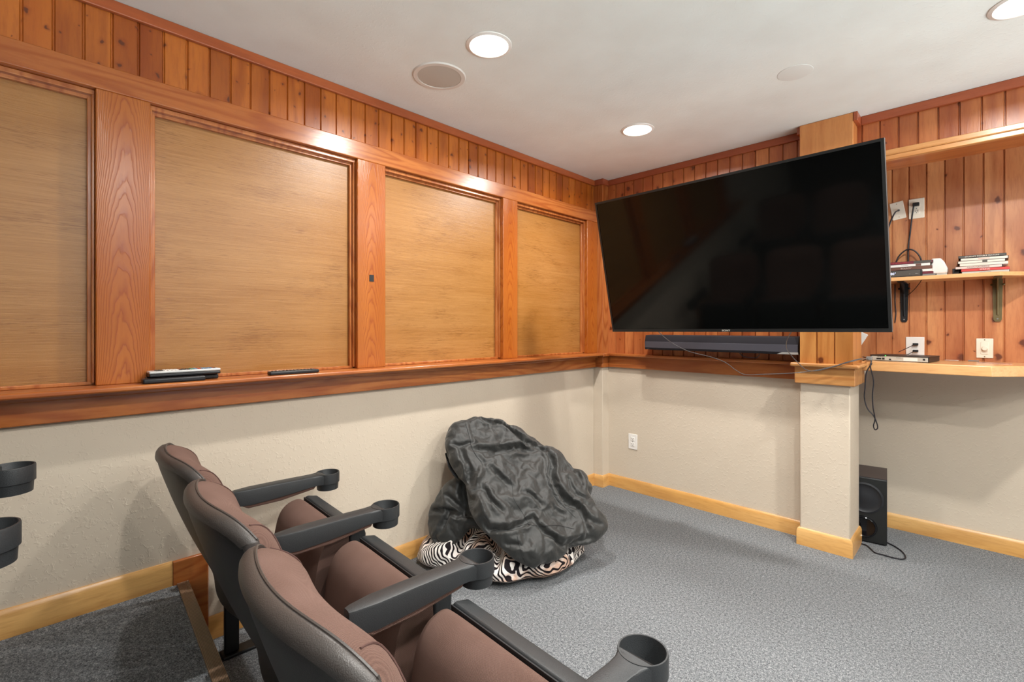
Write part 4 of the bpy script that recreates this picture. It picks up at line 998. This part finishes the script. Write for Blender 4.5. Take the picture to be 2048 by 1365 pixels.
sw.location = loc; sw.rotation_euler = (0, 0, R(6.6)); sw.matrix_basis = Matrix.LocRotScale(loc, __import__('mathutils').Euler((0, 0, R(6.6))), None)
b = BM(); tube(b, [atz(u, v, .005) for u, v in ((1712, 1084), (1725, 1082), (1745, 1082), (1765, 1083), (1785, 1091), (1803, 1103), (1811, 1114), (1806, 1119), (1790, 1117), (1768, 1111), (1750, 1106), (1742, 1099), (1732, 1091), (1714, 1086))], .0035, 8)
for v in b.verts: v.co.z = max(v.co.z, .0012)
obj('power_cord', b, 'cable', sw)

# ------------------------------------------------------------------ remotes on the sill
SL = 1.065
def remote(x0, x1, y0, y1, z, h, mat, label, rot=0, tiltx=0, buttons=None, keys=None):
    cx, cy = (x0+x1)/2, (y0+y1)/2
    t = thing('remote_control', label, 'remote control', (cx, cy, z), (0, 0, R(rot)))
    mw = t.matrix_basis.copy(); a, b_ = (x1-x0)/2, (y1-y0)/2
    b = bx(-a, a, -b_, b_, 0, h); b.transform(mw); obj('body', b, mat, t, bevel=min(.006, h * .35), seg=3)
    return t, mw, a, b_
remote(-2.186, -2.140, .295, .490, SL, .019, 'black', 'black remote at the bottom of the stack beside the nearest post')
b_ = remote(-2.232, -2.188, .31, .545, SL, .020, 'black', 'dark remote tucked behind under the silver remote')
t, mw, a, hb = remote(-2.215, -2.160, .315, .545, SL + .0215, .012, 'black', 'long silver remote with coloured keys on top of the black remotes', 1)
b = bx(-a, a, -hb, hb, .012, .022); b.transform(mw); obj('top_shell', b, 'silver', t, bevel=.004, seg=3)
cols = {2: 'dgrey', 3: 'white', 4: 'white', 5: 'white', 6: 'white', 7: 'black', 8: 'black', 9: 'black', 10: 'green_k', 11: 'blue_k', 12: 'red_k', 13: 'blue_k', 14: 'blue_k', 15: 'blue_k'}
M['green_k'] = simple('green_key', '4a9070', .5); M['blue_k'] = simple('blue_key', '6a8aa8', .5); M['red_k'] = simple('red_key', 'b8523c', .5)
for k in range(1, 17):
    y = -hb + .014 + k * .0122
    for j in range(3):
        mt_ = 'red_k' if (k, j) in ((7, 0), (16, 1)) else cols.get(k, 'dgrey')
        xx = (-1 + j) * .016
        b = bx(xx - .0055, xx + .0055, y - .0038, y + .0038, .022, .0242); b.transform(mw); obj('key', b, mt_, t, smooth=False)
t, mw, a, hb = remote(-2.185, -2.147, .725, .935, SL, .0165, 'black', 'slim black remote lying alone on the sill', -1)
for k in range(12):
    b = bx(-.012, .012, -hb + .015 + k * .015, -hb + .024 + k * .015, .0165, .0185); b.transform(mw); obj('key', b, 'dgrey', t, smooth=False)
solo('adhesive_square', bx(-2.2155, -2.2125, 1.220, 1.244, 1.502, 1.536), 'softblack', 'small black adhesive square stuck on the second cedar post', 'adhesive square')
